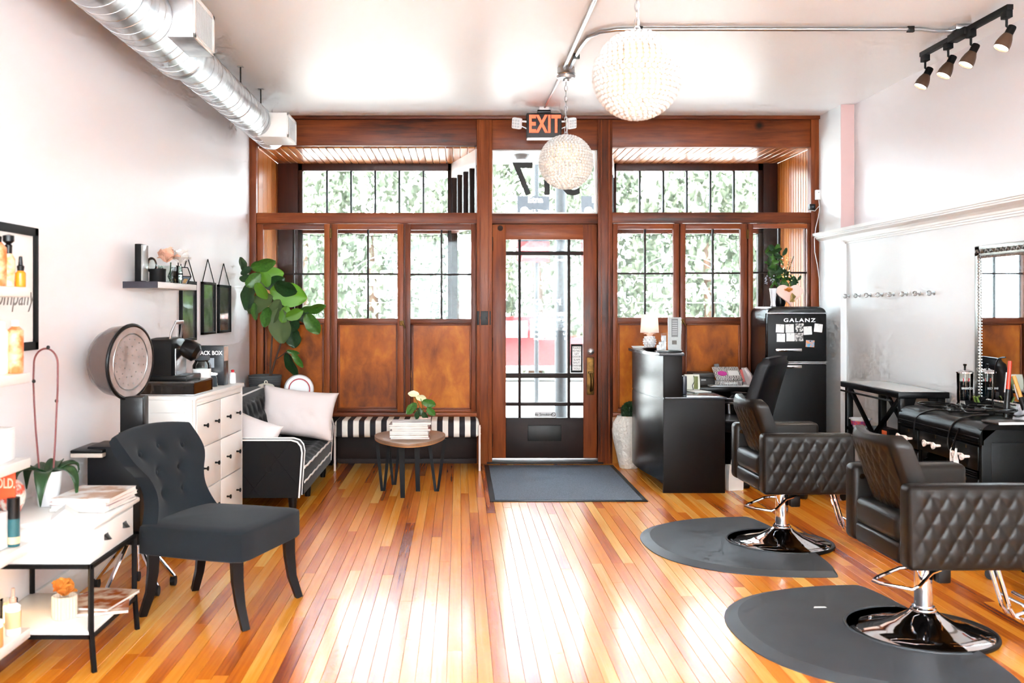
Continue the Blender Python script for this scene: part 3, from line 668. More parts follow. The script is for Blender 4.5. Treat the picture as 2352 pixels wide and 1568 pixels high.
# ------------------------------------------------------------------ track light
XT = 2.95
tl = thing('track_light', 'dark metal track light with four spot heads below the ceiling', 'track light', (XT, 5.86, CEIL))
MB().box(-.0175, .0175, -.53, .49, -.062, -.032, .003).build('track_bar', MAT['black_metal'], tl)
MB().box(-.05, .05, -.05, .05, -.032, 0, .003).build('junction_box', MAT['steel'], tl)
MB().box(-.03, .03, -.10, .10, -.075, -.03, .003).build('power_feed', MAT['black_metal'], tl)
BR = mat('bronze_shade', (96, 72, 56), .4, metal=.5)
for y in (6.305, 6.008, 5.742, 5.367):
    yy = y-5.86
    h = MB().box(-.018, .018, yy-.03, yy+.03, -.10, -.06, .003).build('spot_head', MAT['black_metal'], tl)
    MB().tube([(0, yy, -.10), (0, yy, -.14), (.022, yy, -.158)], .007, n=8).build('swivel_arm', MAT['black_metal'], h)
    M = rotM((.032, yy, -.142), (0, math.radians(28), 0), (.74, .74, .74))
    MB().lathe([(.001, 0), (.028, 0), (.03, -.01), (.03, -.065), (.034, -.07)], M=M, n=20).build('lamp_neck', MAT['black_metal'], h)
    MB().lathe([(.032, -.068), (.045, -.10), (.054, -.14), (.055, -.18), (.053, -.18), (.050, -.14), (.040, -.10), (.030, -.075)], M=M, n=24, cap=False).build('lamp_shade', BR, h)
    MB().lathe([(.001, -.168), (.049, -.168), (.049, -.162), (.001, -.162)], M=M, n=20).build('lamp_face', MAT['bulb'], h)
    d = bpy.data.lights.new('spot_lamp', 'SPOT'); d.energy = 18; d.spot_size = math.radians(75); d.spot_blend = .6; d.shadow_soft_size = .04; d.color = (1, .86, .7)
    l = bpy.data.objects.new('spot_lamp', d); COL.objects.link(l); l.parent = tl; l.matrix_local = rotM((.032, yy, -.142), (0, math.radians(28), 0)) @ Matrix.Translation((0, 0, -.15))

# ------------------------------------------------------------------ exit sign
ex = thing('exit_sign', 'black exit sign with orange letters and two emergency lamp heads', 'exit sign', (.70, 8.25, 2.86))
MB().box(-.145, .145, -.03, .03, -.11, .10, .012).build('sign_body', C((46, 42, 40), .5), ex)
MB().box(-.14, .14, -.034, .034, -.118, -.105, .003).build('lower_lens', MAT['white_plastic'], ex)
text('lettering', 'EXIT', .20, MAT['exit_orange'], ex, (.004, -.0315, .0), bold=.006, sx=.62, spacing=1.05, ext=.001)
for s in (-1, 1):
    MB().tube([(s*.118-.008*s, -.032, .012), (s*.126, -.032, 0), (s*.118-.008*s, -.032, -.012)], .0015, n=4).build('chevron', C((80, 74, 70)), ex)
MB().box(-.055, .055, -.03, .03, .10, .125, .004).build('canopy', MAT['black_plastic'], ex); MB().box(-.04, .04, -.03, .03, .125, CEIL-2.86, .004).build('mount_box', MAT['white_plastic'], ex)
for s in (-1, 1):
    MB().tube([(s*.14, -.01, .03), (s*.20, -.03, .03)], .008, n=8).build('lamp_arm', MAT['white_plastic'], ex); MB().tube([(s*.14, -.01, -.03), (s*.19, -.03, -.01)], .005, n=8).build('lamp_arm', MAT['white_plastic'], ex)
    M = rotM((s*.225, -.045, .01), (math.radians(15), s*math.radians(-12), s*math.radians(30)))
    hd = MB().box(-.042, .042, -.02, .02, -.045, .045, .012).build('emergency_lamp', MAT['white_plastic'], ex, M=M)
    for i in range(3):
        for j in range(3): MB().cyl((-.024+.024*i, -.024, -.024+.024*j), (-.024+.024*i, -.018, -.024+.024*j), .009, n=8).build('led_lens', C((215, 216, 218), .2), hd)
# ------------------------------------------------------------------ left wall: picture and product shelves
pf = thing('framed_poster', 'black framed white poster with grey script, at the left edge', 'poster', (LX, 3.75, 1.42))
MB().box(0, .02, -.47, .47, -.235, .26, 0).build('poster_sheet', MAT['paper'], pf)
for q in ((-.49, .49, .235, .27), (-.49, .49, -.245, -.21), (-.49, -.452, -.245, .27), (.452, .49, -.245, .27)):
    MB().box(0, .03, q[0], q[1], q[2], q[3], .003).build('frame_bar', MAT['black_matte'], pf)
text('lettering', 'company', .12, C((120, 116, 110)), pf, (.021, .26, -.02), rot=(PI/2, 0, PI/2), shear=.35, sx=.9)
def bottle(name, label, cat, x, y, z, prof, m, cap=None, capm=None, lab=None, group='hair care bottles on the left shelves', ribs=None):
    t = thing(name, label, cat, (x, y, z), group=group)
    MB().lathe(prof, n=20).build('bottle_body', m, t)
    if cap: MB().lathe(cap, n=16).build('bottle_cap', capm, t)
    if lab: MB().lathe([(lab[0], lab[1]), (lab[0], lab[2])], n=20, cap=False).build('bottle_label', lab[3], t)
    return t
SHX0, SHX1, SHY0, SHY1 = LX, -1.575, 2.7, 3.66
SHZ = [.18, .492, .804, 1.116, 1.428]
for k, (z, lab) in enumerate(zip(SHZ, ('lowest white wall shelf at the left edge, carrying small amber bottles', 'white wall shelf at the left edge carrying a black capped bottle', 'white wall shelf at the left edge carrying a white carton', 'white wall shelf at the left edge carrying yellow and peach bottles', 'topmost white wall shelf at the left edge, carrying orange bottles'))):
    t = thing('wall_shelf', lab, 'shelf', (0, 0, z), group='white product shelves')
    MB().box(SHX0, SHX1, SHY0, SHY1, -.036, 0, .004).build('shelf_board', MAT['white_paint'], t)
    for y in (SHY0+.2, SHY1-.15): MB().box(SHX0, SHX0+.16, y-.008, y+.008, -.066, -.036, .003).build('shelf_bracket', MAT['white_paint'], t)
OR = mat('orange_label', (242, 130, 60), .4, noise=(30, (250, 205, 170), .12)); OR2 = mat('peach_label', (250, 190, 150), .4, noise=(22, (240, 110, 50), .1)); YL = mat('yellow_label', (245, 225, 140), .4, noise=(20, (252, 246, 220), .2))
z = SHZ[4]+.001
bottle('spray_bottle', 'tall orange pump bottle with black nozzle on the topmost white shelf', 'bottle', -1.63, 3.6, z, [(.001, 0), (.021, 0), (.023, .01), (.023, .10), (.012, .12), (.001, .12)], OR, [(.012, .115), (.013, .15), (.008, .155), (.02, .165), (.02, .185), (.001, .19)], MAT['black_plastic'])
bottle('dropper_bottle', 'small amber dropper bottle with black dropper on the topmost white shelf', 'bottle', -1.595, 3.62, z, [(.001, 0), (.017, 0), (.018, .006), (.018, .05), (.01, .06), (.001, .06)], C((230, 140, 30), .2), [(.011, .056), (.013, .075), (.008, .08), (.006, .11), (.001, .112)], MAT['black_plastic'])
bottle('shampoo_bottle', 'peach patterned bottle at the picture edge of the topmost white shelf', 'bottle', -1.655, 3.57, z, [(.001, 0), (.028, 0), (.03, .01), (.03, .14), (.012, .16), (.001, .16)], OR2, [(.012, .155), (.014, .18), (.001, .185)], MAT['black_plastic'])
z = SHZ[3]+.001
bottle('shampoo_bottle', 'pale yellow bottle on the white shelf below the topmost one', 'bottle', -1.64, 3.57, z, [(.001, 0), (.02, 0), (.022, .008), (.022, .15), (.012, .165), (.001, .17)], YL, [(.012, .165), (.013, .185), (.001, .188)], MAT['white_plastic'])
bottle('shampoo_bottle', 'peach and red patterned bottle beside the yellow one on the white shelf', 'bottle', -1.605, 3.6, z, [(.001, 0), (.026, 0), (.028, .01), (.028, .155), (.012, .17), (.001, .172)], OR2, [(.012, .168), (.013, .19), (.001, .192)], MAT['white_plastic'])
z = SHZ[2]+.001
o = thing('carton', 'plain white carton on the middle white wall shelf', 'box', (-1.66, 3.55, z)); MB().box(-.05, .05, -.06, .06, 0, .11, .003).build('carton_body', MAT['white_plastic'], o); MB().box(-.05, .05, -.06, .06, .111, .118, .002).build('carton_lid', MAT['paper'], o)
o = thing('shelf_sign', 'bright red orange sign card hanging under the middle white shelf', 'sign', (-1.605, 3.6, SHZ[2]-.036)); MB().box(-.08, .0, -.004, .004, -.105, 0, .001).build('sign_card', C((240, 84, 40)), o)
text('lettering', 'SOLD.', .05, C((250, 190, 165)), o, (-.04, -.0045, -.05), bold=.001, sx=.6)
z = SHZ[1]+.001
bottle('styling_bottle', 'teal bottle with tall black cap on the second lowest white shelf', 'bottle', -1.612, 3.6, z, [(.001, 0), (.021, 0), (.022, .006), (.022, .10), (.001, .10)], C((40, 92, 98), .2), [(.022, .10), (.0225, .175), (.001, .178)], MAT['black_plastic'], (.0225, .01, .035, C((232, 190, 150))))
o = thing('carton', 'narrow white carton beside the teal bottle', 'box', (-1.66, 3.55, z)); MB().box(-.035, .035, -.04, .04, 0, .13, .003).build('carton_body', MAT['white_plastic'], o); MB().box(-.02, .02, -.042, -.04, .03, .09).build('carton_label', C((225, 215, 205)), o)
z = SHZ[0]+.001
bottle('serum_bottle', 'white serum bottle with gold label on the lowest white shelf', 'bottle', -1.605, 3.58, z, [(.001, 0), (.026, 0), (.027, .005), (.027, .10), (.013, .112), (.001, .114)], MAT['white_plastic'], [(.012, .11), (.012, .13), (.006, .134), (.006, .165), (.001, .166)], C((190, 150, 130)), (.0275, .025, .085, C((222, 190, 140))))
bottle('amber_jar', 'squat amber jar at the near end of the lowest white shelf', 'jar', -1.61, 3.44, z, [(.001, 0), (.03, 0), (.032, .006), (.032, .07), (.001, .07)], C((214, 150, 90), .25), [(.032, .07), (.033, .09), (.001, .092)], MAT['white_plastic'])

# ------------------------------------------------------------------ white side table with drawer
tb = thing('side_table', 'white one drawer side table on a black metal frame', 'side table', (0, 0, 0))
x0, x1, y0, y1 = LX+.01, -1.36, 3.69, 4.20
MB().box(x0, x1-.012, y0+.01, y1-.01, .40, .535, .003).build('drawer_case', MAT['white_paint'], tb)
MB().box(x0, x1+.012, y0-.008, y1+.008, .535, .556, .008).build('table_top', MAT['white_paint'], tb)
dw = MB().box(x1-.013, x1-.002, y0+.04, y1-.04, .418, .522, .004).build('drawer_front', MAT['white_paint'], tb)
for y in (y0+.15, y1-.15):
    MB().loft([[(x1-.002+.022*math.sin(a_*PI/12)*s_, y+.022*math.cos(a_*PI/12)*1.0, .462+.02*s_*math.sin(a_*PI/12)*.0+.022*(1-s_)) for a_ in range(13)] for s_ in (1, .7, .35, 0)], closed=False, cap=False).build('cup_pull', MAT['iron'], dw)
for xx in (x0+.012, x1-.008):
    for y in (y0+.008, y1-.008):
        MB().tube([(xx, y, .40), (xx, y, .16), (xx+(.012 if xx > -1.5 else 0), y, 0)], .0115, n=4).build('leg', MAT['black_metal'], tb)
for q in ((x0, x1, y0, y0+.016), (x0, x1, y1-.016, y1), (x0, x0+.016, y0, y1), (x1-.016, x1, y0, y1)):
    MB().box(*q, .385, .40).build('frame_rail', MAT['black_metal'], tb); MB().box(*q, .125, .139).build('frame_rail', MAT['black_metal'], tb)
MB().box(x0+.005, x1-.005, y0+.005, y1-.005, .139, .152, .003).build('lower_shelf', MAT['white_paint'], tb)
TT = .5565; LS = .1525
def magazine(parent_label, x, y, z, w_, d_, h_, rz, cover, name='magazine', group=None):
    t = thing(name, parent_label, 'magazine', (x, y, z), rz, group)
    MB().box(-w_/2, w_/2, -d_/2, d_/2, .001, h_-.001, .001, 1).build('pages', C((226, 222, 214), .7), t)
    MB().box(-w_/2-.002, w_/2+.002, -d_/2-.002, d_/2+.002, h_-.0012, h_, 0).build('cover', cover, t)
    MB().box(-w_/2-.002, w_/2+.002, -d_/2-.002, d_/2+.002, 0, .0012, 0).build('back_cover', cover, t)
    return t
CV = [mat('cover_a', (226, 214, 208), .3, noise=(11, (150, 60, 70), .1)), mat('cover_b', (235, 232, 228), .3, noise=(13, (190, 150, 120), .08)), mat('cover_c', (210, 200, 190), .3, noise=(15, (90, 60, 50), .1)), mat('cover_d', (240, 238, 236), .3, noise=(9, (200, 190, 190), .1))]
z = TT
for k, lab in enumerate(('bottom magazine of the stack on the white side table', 'second magazine from the bottom on the white side table', 'third magazine from the bottom on the white side table', 'topmost magazine of the stack on the white side table')):
    magazine(lab, -1.475+.004*k, 4.02-.006*k, z, .225, .285, (.012, .014, .014, .016)[k], math.radians(-6+4*(k % 2)), CV[(k+2) % 4], group='magazines on the side table'); z += (.012, .014, .014, .016)[k]+.0005
cd = thing('folded_card', 'white folded card sign standing beside the magazines', 'card', (-1.50, 3.79, TT), math.radians(20))
MB().loft([[(-.05, -.06, 0), (.0, -.06, .04), (.05, -.06, 0)], [(-.05, .06, 0), (0, .06, .04), (.05, .06, 0)]], closed=True).build('card_fold', MAT['paper'], cd, smooth=False)
# orchid
oc = thing('potted_orchid', 'orchid with broad leaves and bare hooped stems in a white pot', 'orchid', (-1.66, 4.02, TT))
MB().lathe([(.001, 0), (.036, 0), (.04, .01), (.056, .14), (.05, .14), (.045, .12), (.001, .12)], n=28).build('pot', MAT['white_plastic'], oc)
def strap_leaf(parent, a_, L, droop, w_, name='leaf', m='leaf_dark', z0=.12):
    def f(u, v):
        s = v; c = (u-.5)*2; ww = w_*math.sin(PI*min(1, .12+.88*s)**.8)*.9+.004
        r = L*math.sin(min(1, s*1.15)*PI/2.2); zz = z0+L*.55*math.sin(s*PI*.62)-droop*s*s
        return Vector((math.cos(a_)*r-math.sin(a_)*c*ww, math.sin(a_)*r+math.cos(a_)*c*ww, zz+.012*c*c))
    o = MB().grid(f, 6, 12).build(name, MAT[m], parent); md = o.modifiers.new('thick', 'SOLIDIFY'); md.thickness = .003
for a_, L, dr_, w_ in ((-.3, .14, .16, .032), (.6, .12, .06, .03), (2.6, .14, .14, .034), (3.9, .13, .1, .03), (-1.4, .13, .17, .034), (1.6, .12, .05, .03)): strap_leaf(oc, a_, L, dr_, w_)
MB().tube([(.02, 0, .12), (.028, 0, .25), (.033, 0, .36), (.036, .005, .46), (.037, .005, .52)]+[(-.0115+.0485*math.cos(k*PI/14), .005, .57+.062*math.sin(k*PI/14)) for k in range(15)]+[(-.06, 0, .50), (-.056, 0, .40), (-.05, 0, .30), (-.035, 0, .13)], .004, n=7).build('flower_stem', C((120, 66, 66)), oc)
for q in ((0, 0, .637), (-.058, 0, .5), (.03, .01, .42)): MB().ball(q, .008, 8, 6).build('stem_clip', MAT['iron'], oc)
eg = thing('patterned_egg', 'red and cream patterned egg shaped ornament beside the orchid', 'ornament', (-1.735, 3.86, TT))
MB().lathe([(.001, 0), (.03, .003), (.048, .04), (.052, .07), (.044, .105), (.025, .128), (.001, .135)], n=28).build('egg_shell', mat('egg_paint', (232, 220, 206), .35, noise=(26, (214, 84, 60), .06)), eg)
# lower shelf of the side table
pt = thing('potted_flower', 'orange paper flower in a ribbed beige pot on the lower table shelf', 'flower pot', (-1.53, 3.86, LS))
MB().loft([[((.046+.0018*math.cos(22*a_))*math.cos(a_)*s_, (.046+.0018*math.cos(22*a_))*math.sin(a_)*s_, zz) for a_ in [2*PI*i/132 for i in range(132)]] for s_, zz in ((.9, 0), (1, .006), (1, .085), (.94, .088), (.9, .07))]).build('pot', C((206, 190, 170), .7), pt)
def petals(parent, n, R, c, m, seed, lift=.5, name='petal'):
    r_ = random.Random(seed)
    for k in range(n):
        a_ = 2*PI*k/n*2.4+r_.uniform(-.3, .3); t_ = r_.uniform(.15, 1.15); s = R*r_.uniform(.6, .95)
        o = MB().grid(lambda u, v: Vector(((u-.5)*s*1.1*math.sin(PI*(.12+.8*v)), s*v, .25*s*math.sin(v*2.4)+.35*s*(u-.5)**2+.04*s*math.sin(9*u+5*v))), 6, 6).build(name, MAT[m], parent, M=Matrix.Translation(c) @ Euler((t_, 0, a_)).to_matrix().to_4x4())
petals(pt, 16, .075, (0, 0, .085), 'petal_orange', 5)
for k, (x, y, rz, lab) in enumerate(((-1.44, 4.02, .3, 'open magazine lying under another on the lower table shelf'), (-1.455, 4.04, -.15, 'glossy magazine on top at the lower table shelf'))):
    magazine(lab, x, y, LS+.013*k, .2, .27, .012, rz, mat('cover_low_%d' % k, (222, 200, 176), .25, noise=(14, (160, 84, 40), .1)), group='magazines on the lower shelf')
ld_ = thing('glowing_candle', 'warm glowing candle lamp on the lower shelf at the left edge', 'candle', (-1.72, 3.80, LS))
MB().lathe([(.001, 0), (.03, 0), (.032, .004), (.032, .09), (.03, .09), (.03, .006), (.001, .006)], n=20).build('candle_glass', MAT['clear_glass'], ld_)
MB().lathe([(.001, .007), (.026, .007), (.026, .06), (.001, .06)], n=16).build('wax', MAT['bulb_warm'], ld_)
d = bpy.data.lights.new('candle_light', 'POINT'); d.energy = .45; d.color = (1, .62, .28); d.shadow_soft_size = .02
l = bpy.data.objects.new('candle_light', d); COL.objects.link(l); l.parent = ld_; l.location = (0, 0, .12)

# ------------------------------------------------------------------ grey button back slipper chair
sc = thing('slipper_chair', 'charcoal linen slipper chair with buttoned scroll back and dark legs', 'chair', (-1.10, 4.50, 0), math.radians(-17))
# local: faces +X, width along Y
seat = MB(); rings = []
for s_, z in ((.97, .285), (1, .29), (1, .392), (.992, .404), (.96, .412), (.8, .422), (.4, .43), (.02, .431)):
    ring_ = []
    for k in range(48):
        a_ = 2*PI*k/48; c_, s2 = math.cos(a_), math.sin(a_); q = 14
        rr = (abs(c_)**q+abs(s2)**q)**(-1/q)
        xx, yy = rr*c_*.265, rr*s2*(.285-.02*(1 if c_ < 0 else 0)*abs(c_))
        ring_.append((xx*s_+.03, yy*s_, z))
    rings.append(ring_)
seat.loft(rings).build('seat', MAT['grey_linen'], sc)
btn = []
for zr, ys in ((.69, (-.17, 0, .17)), (.61, (-.085, .085)), (.53, (-.11, .11)), (.53, (0,))):
    for y in ys: btn.append((y, zr))
btn = [(-.17, .70), (0, .715), (.17, .70), (-.09, .61), (.09, .61), (-.085, .515), (.085, .515)]
def back_front(u, v):
    """u across -1..1, v up 0..1"""
    hw = .205+.085/(1+math.exp(-(v-.68)/.06))+.065*math.exp(-(v/.2)**2)-.012*math.exp(-((v-.42)/.14)**2)
    z = .36+.43*v-.022*(abs(u)**2)*v
    x = -.175-.10*v-.085*max(0, v-.62)**1.6*3.2+.05*abs(u)**2.2*(1-.3*v)
    y = u*hw
    dent = 0
    for by, bz in btn:
        d2 = (y-by)**2+(z-bz)**2; dent += .020*math.exp(-d2/(.022**2))+.008*math.exp(-d2/(.05**2))
    return Vector((x-dent, y, z)), hw
NU = 44; rings = []
for j in range(41):
    v = j/40; fr = [back_front(-1+2*i/NU, v)[0] for i in range(NU+1)]
    th = .075 if v < .9 else .075-.02*(v-.9)/.1
    bk = [Vector((p.x-th*(1-.35*abs(-1+2*i/NU)**6)+(0), p.y*1.0, p.z+.0)) for i, p in enumerate(fr)]
    bk = [Vector((back_front(-1+2*i/NU, v)[0].x*0+(-.175-.10*v-.085*max(0, v-.62)**1.6*3.2)-th+.05*abs(-1+2*i/NU)**2.2*(1-.3*v), fr[i].y, fr[i].z)) for i in range(NU+1)]
    rings.append(fr+bk[::-1])
top = rings[-1]; n_ = NU+1; ctr = [Vector(((top[i].x+top[2*n_-1-i].x)/2, top[i].y, top[i].z+.022)) for i in range(n_)]
rings.append([top[i].lerp(ctr[i], .55)+Vector((0, 0, .008)) for i in range(n_)]+[top[2*n_-1-i].lerp(ctr[i], .55)+Vector((0, 0, .008)) for i in range(n_)][::-1])
rings.append([top[i].lerp(ctr[i], .9)+Vector((0, 0, .006)) for i in range(n_)]+[top[2*n_-1-i].lerp(ctr[i], .9)+Vector((0, 0, .006)) for i in range(n_)][::-1])
MB().loft(rings).build('backrest', MAT['grey_linen'], sc, angle=60)
for by, bz in btn:
    v = (bz-.36)/.43; p = back_front(by/back_front(0, v)[1], v)[0]
    MB().ball((0, 0, 0), (.006, .011, .011), 10, 6).build('button', MAT['grey_linen'], sc, loc=(p.x+.004, by, bz))
for sx, sy in ((.24, -.24), (.24, .24), (-.19, -.2), (-.19, .2)):
    k = 1 if sx > 0 else -1
    MB().tube([(sx, sy, .30), (sx+.004*k, sy, .2), (sx+.018*k, sy, .1), (sx+.05*k, sy+.01*(1 if sy > 0 else -1), 0)], [.034, .031, .026, .022], n=4).build('leg', MAT['espresso'], sc, angle=50)

# ------------------------------------------------------------------ hood dryer on its stand
hd = thing('hood_dryer', 'smoky brown hood hair dryer on a black stand with chrome legs', 'hair dryer', (-1.56, 4.78, 0))
cz = WZ(830, 4.78)
ax = Vector((.955, -.29, -.05)).normalized(); q = Vector((0, 0, 1)).rotation_difference(ax)
Mh = Matrix.Translation((-.045, 0, cz)) @ q.to_matrix().to_4x4()
SM = mat('hood_plastic', (92, 76, 70), .22, coat=.5)
MB().lathe([(.001, -.17), (.05, -.165), (.10, -.145), (.14, -.11), (.165, -.06), (.174, 0), (.176, .03), (.168, .03), (.166, 0), (.157, -.058), (.13, -.105), (.09, -.137), (.001, -.16)], n=40, M=Mh).build('hood', SM, hd)
MB().tube([tuple(Mh @ Vector((.176*math.cos(k*PI/24), .176*math.sin(k*PI/24), .03))) for k in range(48)], .009, n=8, loop=True).build('hood_rim', MAT['black_plastic'], hd)
MB().lathe([(.001, .012), (.06, .018), (.12, .026), (.168, .034), (.168, .037), (.12, .03), (.06, .022), (.001, .016)], n=40, M=Mh).build('hood_visor', mat('visor_plastic', (170, 158, 154), .12, coat=.6, noise=(14, (140, 126, 122), .25)), hd)
MB().tube([tuple(Mh @ Vector((.135*math.cos(k*PI/24), .135*math.sin(k*PI/24), .031))) for k in range(48)], .004, n=6, loop=True).build('visor_ring', MAT['steel'], hd)
vents = MB()
for rr in (.04, .075, .11):
    for k in range(int(rr*160)):
        a_ = 2*PI*k/int(rr*160); vents.ball(tuple(Mh @ Vector((rr*math.cos(a_), rr*math.sin(a_), .012+rr*.13+.004))), .003, 6, 4)
o = vents.build('vent_hole', MAT['steel'], hd); o['kind'] = 'stuff'
MB().box(-.055, .055, -.045, .045, .72, cz-.165, .006).build('stem', MAT['black_plastic'], hd)
MB().box(-.06, .06, -.05, .05, .70, .76, .004).build('stem_collar', MAT['black_metal'], hd)
MB().box(-.19, .06, -.10, .12, .30, .70, .006).build('seat_back', MAT['leather_dark'], hd)
MB().box(-.20, .10, -.13, .15, .24, .30, .02).build('seat_pad', MAT['leather_dark'], hd)
MB().box(-.25, -.10, -.15, -.10, .655, .675, .004).build('arm_rest', C((206, 192, 180)), hd)
MB().box(-.25, -.10, -.15, .12, .676, .69, .004).build('arm_plate', MAT['black_plastic'], hd)
for a_ in range(5):
    t_ = 2*PI*a_/5+.5; MB().tube([(.03*math.cos(t_), .03*math.sin(t_), .25), (.19*math.cos(t_), .19*math.sin(t_)*.8, .045)], .011, n=8).build('leg', MAT['chrome'], hd)
    MB().cyl((.19*math.cos(t_)-.012, .19*math.sin(t_)*.8, .024), (.19*math.cos(t_)+.012, .19*math.sin(t_)*.8, .024), .024, n=14).build('caster', MAT['rubber_black'], hd)

# ------------------------------------------------------------------ white chest of drawers
ch = thing('chest_of_drawers', 'white six drawer chest with small black knobs against the left wall', 'chest', (-1.447, 5.45, 0), math.radians(-3))
Lc, Dc, Hc = .965, .345, .868          # local: front at x=0 facing +X, y from 0 to L
wp = MAT['white_paint']
MB().box(-Dc, -.012, .0, Lc, .06, Hc-.02, .002).build('carcass', wp, ch)
MB().box(-Dc-.004, .008, -.008, Lc+.008, Hc-.022, Hc, .003).build('chest_top', wp, ch)
for q in ((-Dc, -.28, .06, Hc-.022), (-.055, -.012, .06, Hc-.022)): MB().box(q[0], q[1], -.014, 0, q[2], q[3], .002).build('side_stile', wp, ch)
for q in ((Hc-.09, Hc-.022), (.06, .13)): MB().box(-.28, -.055, -.014, 0, q[0], q[1], .002).build('side_rail', wp, ch)
for y in (0, Lc-.03): MB().box(-.012, 0, y, y+.03, .0, Hc-.022, .002).build('front_stile', wp, ch)
MB().box(-.012, 0, .03, Lc-.03, Hc-.055, Hc-.022, .002).build('front_rail', wp, ch); MB().box(-.012, 0, .03, Lc-.03, .05, .085, .002).build('front_rail', wp, ch)
rh = (Hc-.055-.085)/3
for r_ in range(3):
    for c_ in range(2):
        y0 = .033+c_*(Lc-.06)/2; y1 = y0+(Lc-.06)/2-.006; z0 = .085+r_*rh+.003; z1 = z0+rh-.006
        o = MB().box(-.011, .003, y0, y1, z0, z1, .003).build('drawer', wp, ch)
        for f in (.26, .74):
            yk = y0+(y1-y0)*f; MB().lathe([(.001, 0), (.006, 0), (.005, .014), (.008, .018), (.013, .022), (.013, .027), (.001, .03)], n=12, M=rotM((.003, yk, (z0+z1)/2), (0, PI/2, 0))).build('knob', MAT['black_paint'], o)
for xx in (-Dc+.02, -.03):
    for y in (.02, Lc-.02): MB().box(xx-.018, xx+.018, y-.018, y+.018, 0, .06).build('foot', wp, ch)
CT = Hc+.001
def on_chest(x, y):              # local chest -> world
    a_ = math.radians(-3); return (-1.447+x*math.cos(a_)-y*math.sin(a_), 5.45+x*math.sin(a_)+y*math.cos(a_))
# pod drawer with cups
X, Y = on_chest(-.17, .20)
pd = thing('pod_tray', 'clear coffee pod tray with cups under the coffee machine', 'tray', (X, Y, CT), math.radians(-3))
MB().box(-.155, .155, -.17, .17, 0, .006, .002).build('tray_base', MAT['steel'], pd); MB().box(-.155, .155, -.17, .17, .066, .075, .002).build('tray_top', C((70, 66, 64), .2), pd)
for q in ((-.155, .155, -.17, -.167), (.152, .155, -.17, .17), (-.155, .155, .167, .17)): MB().box(*q, .006, .066).build('tray_wall', MAT['smoke_glass'], pd)
for k in range(5): MB().lathe([(.001, 0), (.018, 0), (.024, .04), (.025, .042), (.001, .044)], n=16, c=(-.12+.06*k, -.135, .008)).build('coffee_pod', MAT['white_plastic'], pd)
# coffee machine with raised lid
X, Y = on_chest(-.20, .20)
cm = thing('coffee_machine', 'black pod coffee machine with its lid raised on the chest', 'coffee machine', (X, Y, CT+.0755), math.radians(-3))
BK = MAT['black_plastic']
MB().box(-.12, .13, -.13, .13, 0, .03, .006).build('machine_base', BK, cm)
MB().loft([[(x*s_, y*t_, z) for x, y in ((-.12, -.12), (.04, -.12), (.05, -.10), (.05, .10), (.04, .12), (-.12, .12))] for s_, t_, z in ((1, 1, .03), (1, 1, .17), (1, .98, .205), (.85, .9, .228), (.5, .7, .24))]).build('machine_body', BK, cm)
MB().box(.048, .056, -.09, .09, .03, .18, .003).build('chrome_strip', MAT['steel'], cm)
MB().box(.0, .12, -.08, .08, .17, .19, .006, M=rotM((0, 0, .02), (0, math.radians(-32), 0))).build('lid', BK, cm)
MB().lathe([(.001, 0), (.045, 0), (.055, .03), (.055, .08), (.03, .1), (.001, .1)], n=20, M=rotM((.07, 0, .19), (0, math.radians(118), 0))).build('brew_head', BK, cm)
MB().tube([(.02, -.085, .22), (.03, -.088, .27), (.045, -.06, .325), (.045, .06, .325), (.03, .088, .27), (.02, .085, .22)], .012, n=8, flat=.5).build('lid_handle', MAT['steel'], cm)
MB().box(-.20, -.12, -.10, .10, .02, .2, .01).build('water_tank', MAT['smoke_glass'], cm)
X, Y = on_chest(-.12, .50)
jr = thing('glass_canister', 'clear glass canister with grey lid and white label beside the coffee machine', 'canister', (X, Y, CT))
MB().lathe([(.001, .004), (.05, .004), (.054, .02), (.054, .14), (.04, .165), (.042, .17), (.036, .165), (.05, .138), (.05, .02), (.001, .01)], n=24).build('jar', MAT['clear_glass'], jr)
MB().lathe([(.001, .17), (.046, .17), (.048, .175), (.048, .195), (.001, .2)], n=24).build('jar_lid', C((70, 78, 84)), jr)
MB().lathe([(.0545, .05), (.0545, .12)], n=24, cap=False).build('jar_label', MAT['paper'], jr)
MB().lathe([(.001, .012), (.047, .012), (.047, .09), (.001, .1)], n=20).build('jar_filling', C((214, 206, 200)), jr)
X, Y = on_chest(-.15, .80)
bb = thing('black_box_carton', 'black printed carton standing at the far end of the chest', 'box', (X, Y, CT), math.radians(-3))
MB().box(-.09, .09, -.05, .05, 0, .245, .002).build('carton_body', C((38, 42, 46), .3), bb)
text('lettering', 'BLACK BOX', .035, MAT['print_white'], bb, (-.005, -.0512, .2), bold=.001, sx=.9)
MB().box(-.03, .03, -.0512, -.05, .11, .17).build('print_block', C((150, 160, 168)), bb); MB().box(.0905, .0912, -.045, .045, .15, .24).build('side_label', C((200, 176, 160)), bb)
X, Y = on_chest(-.11, .66)
lp = thing('tea_light_jar', 'small dark jar with a bright glowing top on the chest', 'candle jar', (X, Y, CT))
MB().lathe([(.001, 0), (.036, 0), (.038, .006), (.036, .055), (.028, .07), (.001, .07)], n=20).build('jar', C((46, 54, 60), .15), lp); MB().lathe([(.001, .071), (.034, .071), (.036, .08), (.001, .086)], n=20).build('glowing_top', mat('lamp_top', (255, 255, 255), .3, emit=((255, 255, 255), 5)), lp)
X, Y = on_chest(-.05, .915)
bottle('hand_bottle', 'small clear hand bottle with red cap at the far corner of the chest', 'bottle', X, Y, CT, [(.001, 0), (.02, 0), (.022, .01), (.02, .06), (.01, .07), (.001, .07)], MAT['white_plastic'], [(.009, .07), (.011, .085), (.001, .088)], C((200, 40, 50)), group='')

